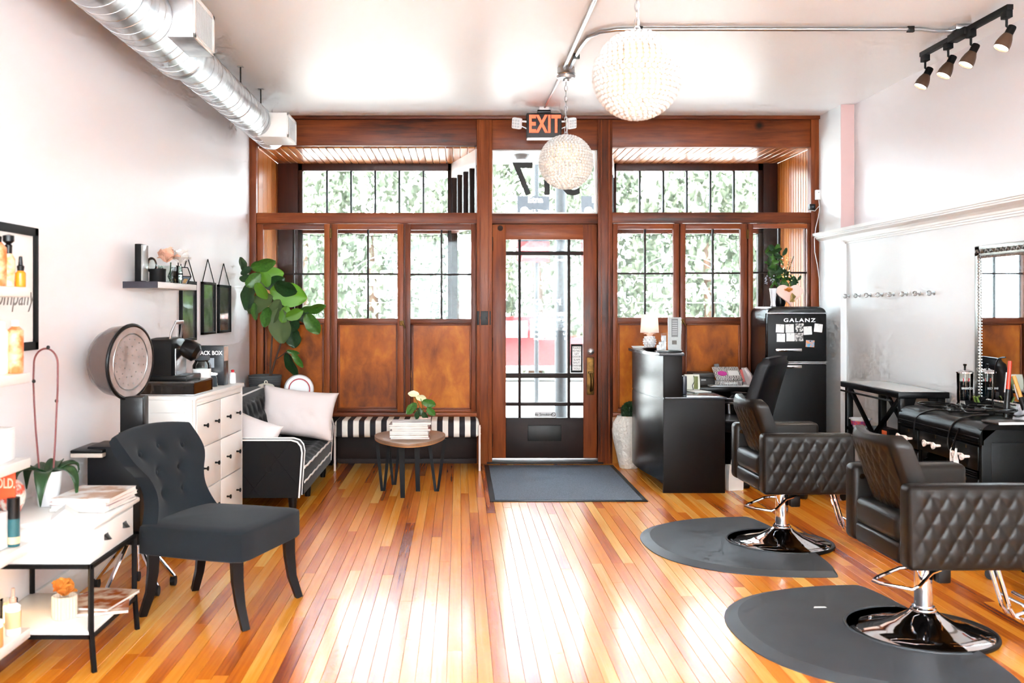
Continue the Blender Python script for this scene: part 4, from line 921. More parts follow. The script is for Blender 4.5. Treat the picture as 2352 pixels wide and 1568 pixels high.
# ------------------------------------------------------------------ floating shelf with ornaments
zs = 1.46
fs = thing('floating_shelf', 'short floating ledge on the left wall below the pink flower', 'shelf', (0, 0, 0))
MB().box(LX, -1.633, 5.39, 6.19, zs, zs+.034, .003).build('shelf_board', C((224, 222, 220)), fs); MB().box(LX, -1.632, 5.382, 5.392, zs-.001, zs+.035).build('shelf_end_shade', C((46, 42, 52)), fs)  # dark end sheet; shade of the near end is put into its colour
zt = zs+.0355
o = thing('black_frame_stand', 'black upright display frame at the near end of the floating ledge', 'frame', (-1.735, 5.47, zt)); MB().box(-.032, .0, -.05, .05, 0, .205, .002).build('frame_back', MAT['black_matte'], o); MB().box(.0, .012, -.045, .045, .004, .2, .001).build('frame_glass', C((150, 150, 148), .15), o)
o = thing('black_tin', 'low round black tin on the floating ledge', 'tin', (-1.672, 5.52, zt)); MB().lathe([(.001, 0), (.043, 0), (.044, .003), (.044, .058), (.001, .058)], n=28).build('tin_body', MAT['black_matte'], o); MB().lathe([(.045, .058), (.046, .072), (.001, .074)], n=28).build('tin_lid', MAT['black_matte'], o)
vs = thing('flower_vase', 'glass cube vase with a pink and white rose on the floating ledge', 'vase', (-1.68, 5.78, zt))
for q in ((-.055, .055, -.055, -.05), (-.055, .055, .05, .055), (-.055, -.05, -.05, .05), (.05, .055, -.05, .05), (-.055, .055, -.055, .055)): MB().box(*q, 0, .10 if q[2] != -.055 or q[3] != .055 else .008).build('vase_glass', MAT['clear_glass'], vs)
petals(vs, 24, .095, (-.015, -.01, .12), 'petal_peach', 3); petals(vs, 22, .095, (.055, .03, .115), 'petal_white', 4)
MB().tube([(0, 0, .01), (.005, 0, .12)], .004, n=6).build('stem', MAT['leaf_dark'], vs)
o = thing('glass_ornament', 'clear glass bird like ornament behind the pink rose', 'ornament', (-1.75, 5.66, zt)); MB().ball((0, 0, .10), (.03, .045, .045), 14, 10).build('glass_body', MAT['clear_glass'], o); MB().lathe([(.001, 0), (.025, 0), (.006, .012), (.006, .06), (.001, .06)], n=14).build('glass_foot', MAT['clear_glass'], o)
tr_ = thing('geometric_terrarium', 'black edged faceted glass terrarium at the far end of the floating ledge', 'terrarium', (-1.70, 6.05, zt))
hexa = lambda r, z: [(r*math.cos(k*PI/3), r*math.sin(k*PI/3), z) for k in range(6)]
lv = [(.045, 0), (.07, .045), (.05, .10)]
for i in range(3):
    p = hexa(*lv[i])
    for k in range(6):
        MB().tube([p[k], p[(k+1) % 6]], .003, n=5).build('terrarium_edge', MAT['black_metal'], tr_)
        if i < 2:
            p2 = hexa(*lv[i+1]); MB().tube([p[k], p2[k]], .003, n=5).build('terrarium_edge', MAT['black_metal'], tr_)
            MB().quad(p[k], p[(k+1) % 6], p2[(k+1) % 6], p2[k]).build('pane', MAT['smoke_glass'], tr_, smooth=False)
MB().lathe([(.001, .004), (.044, .004), (.058, .03), (.001, .034)], n=12).build('gold_filling', C((190, 160, 110)), tr_)
MB().tube([(0, -.03, .10), (0, -.03, .13), (0, .03, .13), (0, .03, .10)], .003, n=5).build('terrarium_handle', MAT['black_metal'], tr_)
# three hanging mirrors
for k, (p0, p1, zt_, zb_, lab) in enumerate(((418, 452, 1.53, 1.13, 'black framed hanging mirror half hidden behind the floating ledge'), (467, 496, 1.535, 1.16, 'black framed hanging mirror in the middle of the row on the left wall'), (504, 531, 1.525, 1.16, 'black framed hanging mirror nearest the fig tree on the left wall'))):
    ya, yb = 1.80*F/(CX-p0), 1.80*F/(CX-p1); yc = (ya+yb)/2; hw = (yb-ya)/2
    t = thing('hanging_mirror', lab, 'mirror', (LX, yc, (zt_+zb_)/2), group='hanging mirrors on the left wall'); hh = (zt_-zb_)/2
    for q in ((-hw, hw, hh-.018, hh), (-hw, hw, -hh, -hh+.018), (-hw, -hw+.018, -hh, hh), (hw-.018, hw, -hh, hh)): MB().box(0, .022, *q, .002).build('frame_bar', MAT['black_metal'], t)
    MB().box(.004, .010, -hw+.012, hw-.012, -hh+.012, hh-.012).build('mirror_glass', MAT['patchy_mirror'], t, smooth=False)
    for s in (-1, 1): MB().tube([(.01, s*hw*.9, hh), (.006, 0, hh+.165)], .0035, n=5).build('hanging_strap', MAT['black_metal'], t)
# ------------------------------------------------------------------ tufted settee
sf_ = thing('tufted_settee', 'black velvet tufted settee with white piping against the left wall', 'sofa', (0, 0, 0))
VL = MAT['velvet']; PP = MAT['piping']; y0, y1, xf = 6.45, 8.05, -1.02
MB().box(-1.79, xf-.03, y0+.1, y1-.1, .13, .21, .015).build('base_frame', VL, sf_)
def tuft_grid(nu, nv, su, sv, f, amp=.022, step=(.16, .16)):
    def g(u, v):
        U, V = u*su, v*sv; best = 9
        r0 = round(V/step[1])
        for rr in (r0-1, r0, r0+1):
            off = .5*(rr % 2); c0 = round(U/step[0]-off)
            for cc in (c0-1, c0, c0+1): best = min(best, math.hypot(U-(cc+off)*step[0], V-rr*step[1]))
        edge = min(1, 12*min(u, 1-u, v, 1-v))
        return f(u, v, amp*(1-math.exp(-(best/.055)**2))*edge)
    return MB().grid(g, nu, nv)
def seat_f(u, v, d): return Vector((xf-.012-.43*v*1.0, y0+.11+(y1-y0-.22)*u, .285+d*1.2+.012*math.sin(PI*u)))
MB().box(-1.5, xf-.005, y0+.11, y1-.11, .205, .29, .02, 3).build('seat_cushion', VL, sf_)
tuft_grid(110, 34, y1-y0-.22, .43, seat_f, .025, (.15, .13)).build('seat_tufting', VL, sf_, angle=80)
def back_f(u, v, d): return Vector((-1.415-.11*v+d*1.3-.03*v*v, y0+.10+(y1-y0-.2)*u, .28+.425*v))
MB().loft([[(-1.79, y, .2), (-1.44, y, .2), (-1.43, y, .3), (-1.515, y, .665), (-1.545, y, .71), (-1.61, y, .725), (-1.79, y, .705)] for y in (y0+.1, y1-.1)]).build('backrest', VL, sf_)
tuft_grid(110, 40, y1-y0-.2, .5, back_f, .03, (.15, .13)).build('back_tufting', VL, sf_, angle=80)
MB().tube([(-1.56, y0+.1+(y1-y0-.2)*k/10, .72) for k in range(11)], .007, n=6).build('piping', PP, sf_)
MB().tube([(-1.44, y0+.098, .3), (-1.515, y0+.098, .665), (-1.545, y0+.098, .715), (-1.63, y0+.098, .73), (-1.72, y0+.098, .72)], .007, n=6).build('piping', PP, sf_)
armp = [(-1.79, .12), (-1.79, .49), (xf-.07, .49), (xf-.03, .478), (xf-.008, .45), (xf, .41), (xf-.02, .12)]
for k, (a_, b_) in enumerate(((y0, y0+.115), (y1-.115, y1))):
    ar = MB().loft([[(x, y, z) for x, z in armp] for y in (a_, b_)]).build('arm', VL, sf_)
    for y in (a_+.003, b_-.003): MB().tube([(x, y, z+(.003 if z > .4 else 0)) for x, z in armp[1:]], .006, n=6).build('piping', PP, ar)
    # diamond seams with a button on the outer face
    yy = a_-.002 if k == 0 else b_+.002; 
    for q in (((-1.55, .47), (-1.30, .14)), ((-1.10, .47), (-1.36, .14)), ((-1.62, .14), (-1.38, .47)), ((-1.05, .2), (-1.26, .47))):
        MB().tube([(q[0][0], yy, q[0][1]), (q[1][0], yy, q[1][1])], .0022, n=5).build('seam', MAT['black_matte'], ar)
    MB().ball((-1.235, yy, .305), (.02, .006, .02), 12, 8).build('button', VL, ar); MB().ball((-1.47, yy, .305), (.02, .006, .02), 12, 8).build('button', VL, ar)
for zz in (.295, .20):
    MB().tube([(xf-.004+.0*k, y0+.12+(y1-y0-.24)*k/20, zz+.004*math.sin(k*2.1)) for k in range(21)], .007, n=6).build('piping', PP, sf_)
MB().box(xf-.02, xf-.004, y0+.11, y1-.11, .12, .29, .006).build('front_panel', VL, sf_)
for y in (y0+.06, (y0+y1)/2-.1, y1-.1):
    for x in (xf-.07, -1.72): MB().cyl((x, y, .13), (x, y, 0), .032, .02, n=10).build('leg', MAT['black_paint'], sf_)
def pillow(label, loc, rot, w_, h_, t_, m='pillow_pink'):
    o = thing('cushion', label, 'cushion', loc); o.rotation_euler = rot
    def f(sg):
        def g(u, v):
            a_, b_ = 2*u-1, 2*v-1
            pin = 1-.09*(1-abs(a_)**2.2)*abs(b_)**3; pin2 = 1-.09*(1-abs(b_)**2.2)*abs(a_)**3
            hgt = t_*((1-a_**4)*(1-b_**4))**.55+.006*math.sin(14*a_+9*b_)*(1-b_*b_)*(b_ < 0)*.8
            return Vector((a_*w_/2*pin2, sg*hgt/2, b_*h_/2*pin))
        return g
    m_ = MB(); m_.grid(f(-1), 30, 24); m_.grid(f(1), 30, 24); bmesh.ops.remove_doubles(m_.bm, verts=m_.bm.verts, dist=.0004)
    m_.build('cushion_cover', MAT[m], o, angle=80)
    e = [(-1+2*k/12, -1) for k in range(13)]
pillow('large pale pink cushion leaning at the far end of the settee', (-1.235, 7.62, .545), (math.radians(-14), math.radians(7), math.radians(4)), .58, .38, .17)
pillow('small pale pink cushion tucked by the near arm of the settee', (-1.40, 6.66, .48), (math.radians(-24), math.radians(14), math.radians(-24)), .40, .30, .14)

# ------------------------------------------------------------------ stand, fig tree and things behind the settee
st = thing('plant_stand', 'low dark table in the corner behind the settee', 'table', (0, 0, 0))
MB().box(-1.79, -1.08, 8.10, 8.58, .525, .55, .004).build('stand_top', MAT['espresso'], st)
for x in (-1.76, -1.11):
    for y in (8.13, 8.55): MB().box(x-.02, x+.02, y-.02, y+.02, 0, .525).build('leg', MAT['espresso'], st)
ft = thing('fiddle_leaf_fig', 'fiddle leaf fig with large glossy leaves in a ribbed grey pot', 'potted plant', (WX(604, 8.33), 8.42, .551))
rings = [[((.115+.026*min(1, z/.22)-.004*(i % 2))*math.cos(2*PI*k/40), (.115+.026*min(1, z/.22)-.004*(i % 2))*math.sin(2*PI*k/40), z) for k in range(40)] for i, z in enumerate([.23*j/26 for j in range(27)])]
rings += [[(.13*math.cos(2*PI*k/40), .13*math.sin(2*PI*k/40), .232) for k in range(40)], [(.12*math.cos(2*PI*k/40), .12*math.sin(2*PI*k/40), .20) for k in range(40)]]
MB().loft(rings).build('pot', MAT['pot_grey'], ft, angle=20)
MB().lathe([(.001, .205), (.118, .205)], n=24).build('soil', C((60, 44, 34), .95), ft)
ox, oy, oz = ft.location
def LP(px, py, Y): return (WX(px, Y)-ox, Y-oy, WZ(py, Y)-oz)
MB().tube([LP(*q) for q in ((620, 868, 8.33), (622, 820, 8.33), (626, 760, 8.32), (629, 720, 8.3), (625, 690, 8.28), (605, 658, 8.25), (588, 642, 8.22), (572, 628, 8.2))], [.008, .008, .007, .007, .007, .006, .005, .004], n=7).build('trunk', MAT['bark'], ft)
MB().tube([LP(*q) for q in ((621, 866, 8.34), (632, 828, 8.34), (643, 795, 8.32), (652, 762, 8.3), (668, 735, 8.26), (690, 722, 8.25))], [.009, .008, .007, .006, .005, .003], n=7).build('trunk', MAT['bark'], ft)
MB().tube([LP(*q) for q in ((636, 824, 8.33), (648, 815, 8.3), (660, 806, 8.28))], .004, n=6).build('twig', MAT['bark'], ft)
def leaf_mesh(name, m, wid, curl_, seed):
    r_ = random.Random(seed)
    def f(u, v):
        c = 2*u-1; ww = wid*.5*(math.sin(PI*(v**.72)*.97+.03)**.75*(.72+.5*v)-.12*math.exp(-((v-.38)/.12)**2))+.008
        return Vector((c*ww, v, .10*abs(c)**1.3*wid-curl_*v*v+.018*math.sin(10*v+3*abs(c))*abs(c)))
    mb = MB().grid(f, 10, 16); me = mb.mesh(name); me.materials.append(MAT[m]); return me
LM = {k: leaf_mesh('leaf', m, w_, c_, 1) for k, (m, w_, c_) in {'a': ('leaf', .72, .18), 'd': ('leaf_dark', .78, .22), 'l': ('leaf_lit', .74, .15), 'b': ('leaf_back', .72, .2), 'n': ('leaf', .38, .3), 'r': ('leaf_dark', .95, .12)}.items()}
def leaf(px, py, L, ang, kind, yaw=0, pitch=0, Y=8.25, s=1.0):
    """leaf centre on screen, length in px, direction of its tip (deg, 0 = right, 90 = up)"""
    Lm = L*Y/F; a_ = math.radians(ang)
    yd = Vector((math.cos(a_)*math.cos(math.radians(pitch)), -math.sin(math.radians(pitch)), math.sin(a_)*math.cos(math.radians(pitch)))).normalized()
    nn = Vector((math.sin(math.radians(yaw))*math.sin(a_), -math.cos(math.radians(yaw)), .2-math.sin(math.radians(yaw))*math.cos(a_)*.9)); nn = (nn-yd*nn.dot(yd)).normalized(); xd = yd.cross(nn)
    c = Vector(LP(px, py, Y))-yd*Lm/2
    M = Matrix((xd*Lm*s, yd*Lm, nn*Lm)).transposed().to_4x4(); M.translation = c
    o = put('leaf', LM[kind], ft); o.matrix_local = M
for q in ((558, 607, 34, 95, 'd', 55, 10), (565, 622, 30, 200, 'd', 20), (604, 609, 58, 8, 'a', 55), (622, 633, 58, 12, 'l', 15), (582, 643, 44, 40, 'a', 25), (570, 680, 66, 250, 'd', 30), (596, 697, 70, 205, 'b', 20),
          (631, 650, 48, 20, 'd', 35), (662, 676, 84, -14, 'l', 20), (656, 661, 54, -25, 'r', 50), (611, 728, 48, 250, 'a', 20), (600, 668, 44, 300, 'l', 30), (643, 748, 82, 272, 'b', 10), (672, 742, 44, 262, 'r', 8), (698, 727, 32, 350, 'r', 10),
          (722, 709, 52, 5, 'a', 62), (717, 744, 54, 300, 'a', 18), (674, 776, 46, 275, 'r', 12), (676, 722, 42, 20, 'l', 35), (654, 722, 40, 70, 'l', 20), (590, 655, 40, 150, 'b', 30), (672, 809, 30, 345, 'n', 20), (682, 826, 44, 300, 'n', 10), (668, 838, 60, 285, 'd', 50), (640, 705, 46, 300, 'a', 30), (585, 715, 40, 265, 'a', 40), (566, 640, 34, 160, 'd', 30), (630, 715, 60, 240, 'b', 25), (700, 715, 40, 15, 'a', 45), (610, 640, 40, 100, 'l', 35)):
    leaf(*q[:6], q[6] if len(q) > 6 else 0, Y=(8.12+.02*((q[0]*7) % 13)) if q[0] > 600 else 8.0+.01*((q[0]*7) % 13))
cn = thing('lidded_canister', 'cream lidded canister with red brown emblem in front of the grey pot', 'canister', (WX(608, 8.13), 8.18, .551))
MB().lathe([(.001, 0), (.055, 0), (.06, .01), (.064, .13), (.056, .145), (.001, .145)], n=28).build('canister_body', C((232, 220, 200), .4), cn)
MB().lathe([(.068, .145), (.07, .155), (.055, .17), (.02, .18), (.001, .18)], n=28).build('canister_lid', C((238, 230, 216), .35), cn)
MB().tube([(.012*math.cos(k*PI/8), 0, .188+.012*math.sin(k*PI/8)) for k in range(16)], .004, n=6, loop=True).build('lid_handle', C((238, 230, 216), .35), cn)
MB().ball((.02, -.062, .045), (.026, .006, .018), 14, 8).build('emblem', C((140, 52, 30)), cn)
rd = thing('round_drum', 'white round drum with red ring and grey edge stripe behind the settee', 'drum', (WX(685, 8.25), 8.28, .551+.122))
Mr = Matrix.Rotation(math.radians(14), 4, 'Z') @ Matrix.Rotation(math.radians(86), 4, 'X')
MB().lathe([(.001, -.04), (.112, -.04), (.121, -.032), (.122, .03), (.112, .045), (.088, .05)], n=48, M=Mr).build('drum_shell', MAT['white_plastic'], rd)
MB().lathe([(.1225, -.022), (.1228, .012)], n=48, M=Mr, cap=False).build('edge_stripe', C((80, 80, 84)), rd)
MB().lathe([(.090, .0495), (.089, .053), (.082, .054), (.08, .051)], n=48, M=Mr, cap=False).build('red_ring', C((186, 70, 76)), rd)
MB().lathe([(.081, .046), (.078, .0485), (.076, .047)], n=48, M=Mr, cap=False).build('dark_ring', MAT['black_matte'], rd)
MB().lathe([(.001, .053), (.07, .053), (.077, .047), (.077, .04)], n=48, M=Mr).build('drum_face', MAT['white_plastic'], rd)

# ------------------------------------------------------------------ striped bench on acrylic legs
SP = bpy.data.materials.new('stripe_fabric'); SP.use_nodes = True; t_ = SP.node_tree; b_ = t_.nodes['Principled BSDF']; b_.inputs['Roughness'].default_value = .75
g_ = t_.nodes.new('ShaderNodeTexCoord'); s_ = t_.nodes.new('ShaderNodeSeparateXYZ'); t_.links.new(g_.outputs['Object'], s_.inputs[0])
m1 = t_.nodes.new('ShaderNodeMath'); m1.operation = 'MULTIPLY'; m1.inputs[1].default_value = 1/.0925; t_.links.new(s_.outputs[0], m1.inputs[0])
m2 = t_.nodes.new('ShaderNodeMath'); m2.operation = 'FRACT'; t_.links.new(m1.outputs[0], m2.inputs[0])
r_ = t_.nodes.new('ShaderNodeValToRGB'); r_.color_ramp.interpolation = 'CONSTANT'; r_.color_ramp.elements[0].color = (*lin((24, 22, 30)), 1); r_.color_ramp.elements[1].position = .5; r_.color_ramp.elements[1].color = (*lin((238, 232, 222)), 1)
t_.links.new(m2.outputs[0], r_.inputs[0]); t_.links.new(r_.outputs[0], b_.inputs['Base Color'])
bn = thing('striped_bench', 'black and white striped bench on clear acrylic legs below the casements', 'bench', (0, 8.24, 0))
MB().box(-1.04, .165, 0, .34, .275, .416, .035, 4).build('bench_cushion', SP, bn)
for x in (-1.03, .168):
    o = MB().box(x-.006, x+.006, 0, .34, 0, .38, .002).build('acrylic_leg', MAT['acrylic'], bn)
    MB().box(x-.008, x+.008, -.003, .0, 0, .38).build('leg_edge', C((214, 196, 186), .2), o)
    for z in (.30, .35): MB().cyl((x-.01, .05, z), (x+.012, .05, z), .008, n=10).build('leg_bolt', MAT['chrome'], o)
# ------------------------------------------------------------------ coffee table
def smooth_loop(P, n=8):
    out = []; m = len(P)
    for i in range(m):
        p0, p1, p2, p3 = (Vector(P[(i+k) % m]) for k in (-1, 0, 1, 2))
        for k in range(n):
            t = k/n; out.append(tuple(.5*((2*p1)+(-p0+p2)*t+(2*p0-5*p1+4*p2-p3)*t*t+(-p0+3*p1-3*p2+p3)*t**3)))
    return out
ct = thing('coffee_table', 'small wood topped coffee table with flat black steel legs', 'coffee table', (0, 0, 0))
loop_ = smooth_loop([(-.625, 7.36), (-.55, 7.06), (-.37, 6.87), (-.20, 7.0), (-.105, 7.36), (-.17, 7.6), (-.36, 7.66), (-.55, 7.58)])
MB().prism(loop_, .393, .412, bevel=.004).build('table_top', wood('oak_top', [(96, 70, 52), (136, 104, 80), (160, 128, 102)], (6, 40, 40), .35, blot=2), ct)
MB().prism([(x*.995-.002, y*.9995+.003) for x, y in loop_], .386, .393).build('top_edge', C((176, 120, 70)), ct)
for px, py, sp in ((880, 1127, .05), (925, 1143, .0), (960, 1128, 0), (1003, 1128, .06), (905, 1113, .05)):
    Y = H*F/(py-CY); X = WX(px, Y); dx = .03*(1 if X > -.36 else -1)
    lg = [((X-sp, Y+.03), (X-.008, Y)), ((X+sp, Y-.03), (X+.008, Y))] if sp else [((X-.008, Y), (X, Y))]
    o = None
    for a_, b2 in lg:
        w_ = .021 if not sp else .013
        q = MB().loft([[(a_[0]-w_, a_[1]-.006, .387), (a_[0]+w_, a_[1]-.006, .387), (a_[0]+w_, a_[1]+.006, .387), (a_[0]-w_, a_[1]+.006, .387)], [(b2[0]-w_*.75, b2[1]-.006, 0), (b2[0]+w_*.75, b2[1]-.006, 0), (b2[0]+w_*.75, b2[1]+.006, 0), (b2[0]-w_*.75, b2[1]+.006, 0)]])
        q.build('leg', MAT['black_metal'], ct, smooth=False)
z = .4125; r2 = random.Random(3)
ORD = ['bottom magazine of the stack on the coffee table', 'second magazine from the bottom on the coffee table', 'third magazine from the bottom on the coffee table', 'fourth magazine from the bottom on the coffee table', 'fifth magazine from the bottom on the coffee table', 'third magazine from the top on the coffee table', 'second magazine from the top on the coffee table', 'topmost magazine of the coffee table stack']
for k, lab in enumerate(ORD):
    hh = r2.uniform(.011, .017); magazine(lab, -.355+r2.uniform(-.01, .01), 7.22+r2.uniform(-.01, .01), z, .275, .21, hh, r2.uniform(-.08, .08), CV[k % 4] if k < 7 else CV[3], group='magazines on the coffee table'); z += hh+.0005
an = thing('potted_anthurium', 'small anthurium with pale blooms in a pink pot on the coffee table', 'potted plant', (WX(973, 7.47), 7.47, .4125))
MB().lathe([(.001, 0), (.042, 0), (.045, .006), (.055, .10), (.057, .118), (.05, .118), (.047, .10), (.001, .10)], n=28).build('pot', C((226, 190, 176), .6), an)
ox, oy, oz = an.location
def LP(px, py, Y): return (WX(px, Y)-ox, Y-oy, WZ(py, Y)-oz)
ft = an
for (px, py, L, ang, kd) in ((945, 938, 34, 220, 'a'), (985, 926, 32, -20, 'a'), (958, 953, 20, 250, 'd'), (976, 955, 20, 290, 'd'), (990, 945, 26, -50, 'a'), (965, 945, 18, 100, 'd')): leaf(px, py, L, ang, kd, 25, Y=7.42)
LM['w'] = leaf_mesh('bloom', 'petal_white', .8, .1, 2); LM['w'].materials.clear(); LM['w'].materials.append(C((236, 232, 190)))
for (px, py, L, ang) in ((950, 905, 26, 170), (967, 913, 24, 350)):
    leaf(px, py, L, ang, 'w', 40, Y=7.42)
for q in ((950, 907), (966, 915), (948, 935), (983, 930)): MB().tube([LP(972, 960, 7.45), LP((q[0]+972)/2+3, (q[1]+960)/2, 7.43), LP(q[0], q[1], 7.42)], .0025, n=5).build('stem', MAT['leaf'], an)
MB().tube([LP(974, 958, 7.45), LP(980, 920, 7.45), LP(992, 902, 7.45)], .0015, n=5).build('flower_spike', C((190, 60, 60)), an)
# ------------------------------------------------------------------ entrance mat
em = thing('door_mat', 'grey blue ribbed entrance mat with black rubber border before the door', 'mat', (.765, 7.72, 0))
MB().box(-.55, .55, -.79, .80, .001, .006, .002).build('rubber_border', MAT['rubber_black'], em); MB().box(-.515, .515, -.755, .765, .006, .011, .002).build('mat_pile', MAT['mat_fibre'], em)
# ------------------------------------------------------------------ styling chairs and their mats
def quilt(w_, h_, nx, nz, dw, dh, amp):
    def f(u, v):
        X, Z = (u-.5)*w_, v*h_; a_ = X/dw+Z/dh; b_ = X/dw-Z/dh
        d = min(abs(math.sin(PI*a_)), abs(math.sin(PI*b_)))
        e = min(1, 10*min(u, 1-u), 10*min(v, 1-v))
        return Vector((X, -amp*(d**.6)*e, Z))
    return MB().grid(f, nx, nz)
def styling_chair(label, x, y, rz):
    t = thing('styling_chair', label, 'salon chair', (x, y, 0), rz, 'quilted styling chairs')
    LE, CH = MAT['leather'], MAT['chrome']
    MB().lathe([(.001, .004), (.27, .004), (.272, .012), (.262, .02), (.19, .034), (.12, .055), (.07, .085), (.052, .10), (.001, .10)], n=64).build('base_disc', CH, t, angle=60)
    MB().tube([(.277*math.cos(k*PI/36), .277*math.sin(k*PI/36), .011) for k in range(72)], .0105, n=8, loop=True).build('base_ring', MAT['rubber_black'], t)
    MB().lathe([(.05, .095), (.052, .10), (.05, .108), (.044, .112), (.044, .118)], n=32).build('column_collar', CH, t)
    MB().cyl((0, 0, .1), (0, 0, .345), .036, n=32).build('column', CH, t)
    MB().box(-.14, .16, -.14, .14, .325, .345, .004).build('seat_plate', MAT['black_metal'], t)
    MB().tube([(.07, -.05, .272), (.06, -.055, .285), (.0, -.07, .27), (-.06, -.09, .222), (-.09, -.095, .212), (-.19, -.02, .216), (-.21, 0, .222), (-.18, .03, .228), (-.08, .045, .262), (-.03, .035, .268)], .0075, n=8).build('pump_lever', CH, t)
    MB().box(.03, .085, -.065, -.015, .225, .29, .008).build('pump_body', MAT['black_plastic'], t)
    MB().box(-.20, .28, -.21, .21, .34, .425, .018, 3).build('seat_base', LE, t)
    MB().box(-.205, .30, -.205, .205, .42, .54, .035, 4).build('seat_cushion', LE, t)
    for s in (-1, 1):
        y0, y1 = (-.31, -.212) if s < 0 else (.212, .31)
        ar = MB().box(-.205, .30, y0, y1, .338, .668, .026, 4).build('arm', LE, t)
        q = quilt(.475, .30, 84, 56, .066, .112, .0075); M = Matrix.Translation((.045, (y0 if s < 0 else y1)+s*(-.0005), .352)) @ Matrix.Rotation(0 if s < 0 else PI, 4, 'Z')
        q.build('quilted_panel', LE, ar, M=M, angle=80)
        MB().tube([(-.18, (y0 if s < 0 else y1)-s*.012, .668), (.28, (y0 if s < 0 else y1)-s*.012, .668)], .0022, n=5).build('arm_seam', MAT['leather_dark'], ar)
        MB().cyl((-.17, -s*0+ (y1 if s < 0 else y0)+(.004 if s < 0 else -.004), .62), (-.17, (y1 if s < 0 else y0)+(.012 if s < 0 else -.012), .62), .012, n=12).build('hinge_bolt', CH, t)
    # backrest, bent slightly around the sitter, quilted on its rear
    rings = []; n = 24
    for j in range(21):
        v = j/20; z = .51+.325*v; xb = -.105-.125*v; hw = .205-.02*(max(0, v-.85)/.15)**2-.03*(max(0, .1-v)/.1)**2
        th = .085-.012*v; edge = .55 if j in (0, 20) else (.85 if j in (1, 19) else 1)
        fr = [Vector((xb+th/2*edge+.035*abs(-1+2*i/n)**2, (-1+2*i/n)*hw*(.96 if edge < 1 else 1), z+.012*abs(-1+2*i/n)**2*v)) for i in range(n+1)]
        bk = [Vector((xb-th/2*edge*(1-.35*abs(-1+2*i/n)**8)+.035*abs(-1+2*i/n)**2, (-1+2*i/n)*hw*(.96 if edge < 1 else 1), z+.012*abs(-1+2*i/n)**2*v)) for i in range(n+1)]
        rings.append(fr+bk[::-1])
    br = MB().loft(rings).build('backrest', LE, t, angle=70)
    def qf(u, v):
        c = 2*u-1; Z = v*.27; X = c*.175; a_ = X/.052+Z/.115; b_ = X/.052-Z/.115; d = min(abs(math.sin(PI*a_)), abs(math.sin(PI*b_)))
        e = min(1, 9*min(u, 1-u), 9*min(v, 1-v)); vv = .06+v*.84; xb = -.105-.125*vv; th = .085-.012*vv
        return Vector((xb-th/2-.001-.008*d**.6*e+.035*c*c*.73, X, .51+.325*vv))
    MB().grid(qf, 60, 56).build('quilted_panel', LE, br, angle=80)
    for s in (-.03, .03):
        MB().tube([(.20, s, .345), (.265, s, .335), (.29, s, .29), (.345, s, .11), (.365, s, .078), (.40, s, .062), (.44, s, .075), (.475, s, .115)], .009, n=8).build('footrest_tube', CH, t)
    MB().cyl((.475, -.17, .118), (.475, .17, .118), .011, n=10).build('footrest_bar', CH, t); MB().cyl((.40, -.16, .125), (.40, .16, .125), .008, n=10).build('footrest_bar', CH, t)
    return t
styling_chair('quilted brown leather salon chair nearer the reception desk', 1.843, 5.69, math.radians(1))
styling_chair('quilted brown leather salon chair at the right edge, nearest the viewer', 1.927, 4.135, math.radians(1))
def salon_mat(label, x, y, rz):
    t = thing('floor_mat', label, 'mat', (x, y, 0), rz, 'salon chair mats'); n = 56; out = []; inn = []
    def P(k, s):
        a_ = PI/2-1.15+(PI+2.3)*k/n; c_, s2 = math.cos(a_), math.sin(a_); q = 2.35 if c_ < 0 else 2.0; r_ = (abs(c_)**q+abs(s2)**q)**(-1/q)
        return (r_*c_*(.80 if c_ < 0 else .075)*(s if c_ < 0 else 1)+.01, r_*s2*.70*s)
    outer = [P(k, 1) for k in range(n+1)]; inner = [P(k, .93) for k in range(n+1)]
    m = 24; a0 = math.asin(.03/.306)
    notch = [(.306*math.sin(a0 if False else 0)+.306*math.cos(-PI/2+a0-(PI+2*a0)*k/m), .306*math.sin(-PI/2+a0-(PI+2*a0)*k/m)) for k in range(m+1)]
    b = MB(); bm = b.bm
    vo = [bm.verts.new((*p, .0)) for p in outer]; ve = [bm.verts.new((*p, .004)) for p in outer]; vi = [bm.verts.new((*p, .022)) for p in inner]
    vn = [bm.verts.new((*p, .022)) for p in notch]; vb = [bm.verts.new((*p, 0)) for p in notch]
    for k in range(n):
        bm.faces.new((vo[k], vo[k+1], ve[k+1], ve[k])); bm.faces.new((ve[k], ve[k+1], vi[k+1], vi[k]))
    f = bm.faces.new(vi+vn)
    for k in range(m): bm.faces.new((vn[k], vn[k+1], vb[k+1], vb[k]))
    bm.faces.new((ve[-1], vi[-1], vn[0], vb[0], vo[-1])); bm.faces.new((ve[0], vo[0], vb[-1], vn[-1], vi[0]))
    bmesh.ops.triangulate(bm, faces=[f])
    b.build('mat_sheet', MAT['rubber_mat'], t, angle=5)
    MB().tube([(x, y, .021) for x, y in notch], .007, n=8).build('mat_lip', MAT['rubber_mat'], t)
    return t
salon_mat('rounded grey rubber mat under the farther salon chair', 1.843, 5.69, math.radians(3))
salon_mat('rounded grey rubber mat under the salon chair nearest the viewer', 1.927, 4.135, math.radians(3))
o = thing('paper_scrap', 'small torn white scraps lying on the nearest rubber mat', 'scrap', (1.60, 4.42, .0225)); MB().loft([[(-.03, -.008, .001), (.03, -.004, .001), (.025, .008, .001), (-.02, .012, .001)], [(-.03, -.008, .002), (.03, -.004, .002), (.025, .008, .003), (-.02, .012, .002)]]).build('scrap_sheet', MAT['paper'], o)
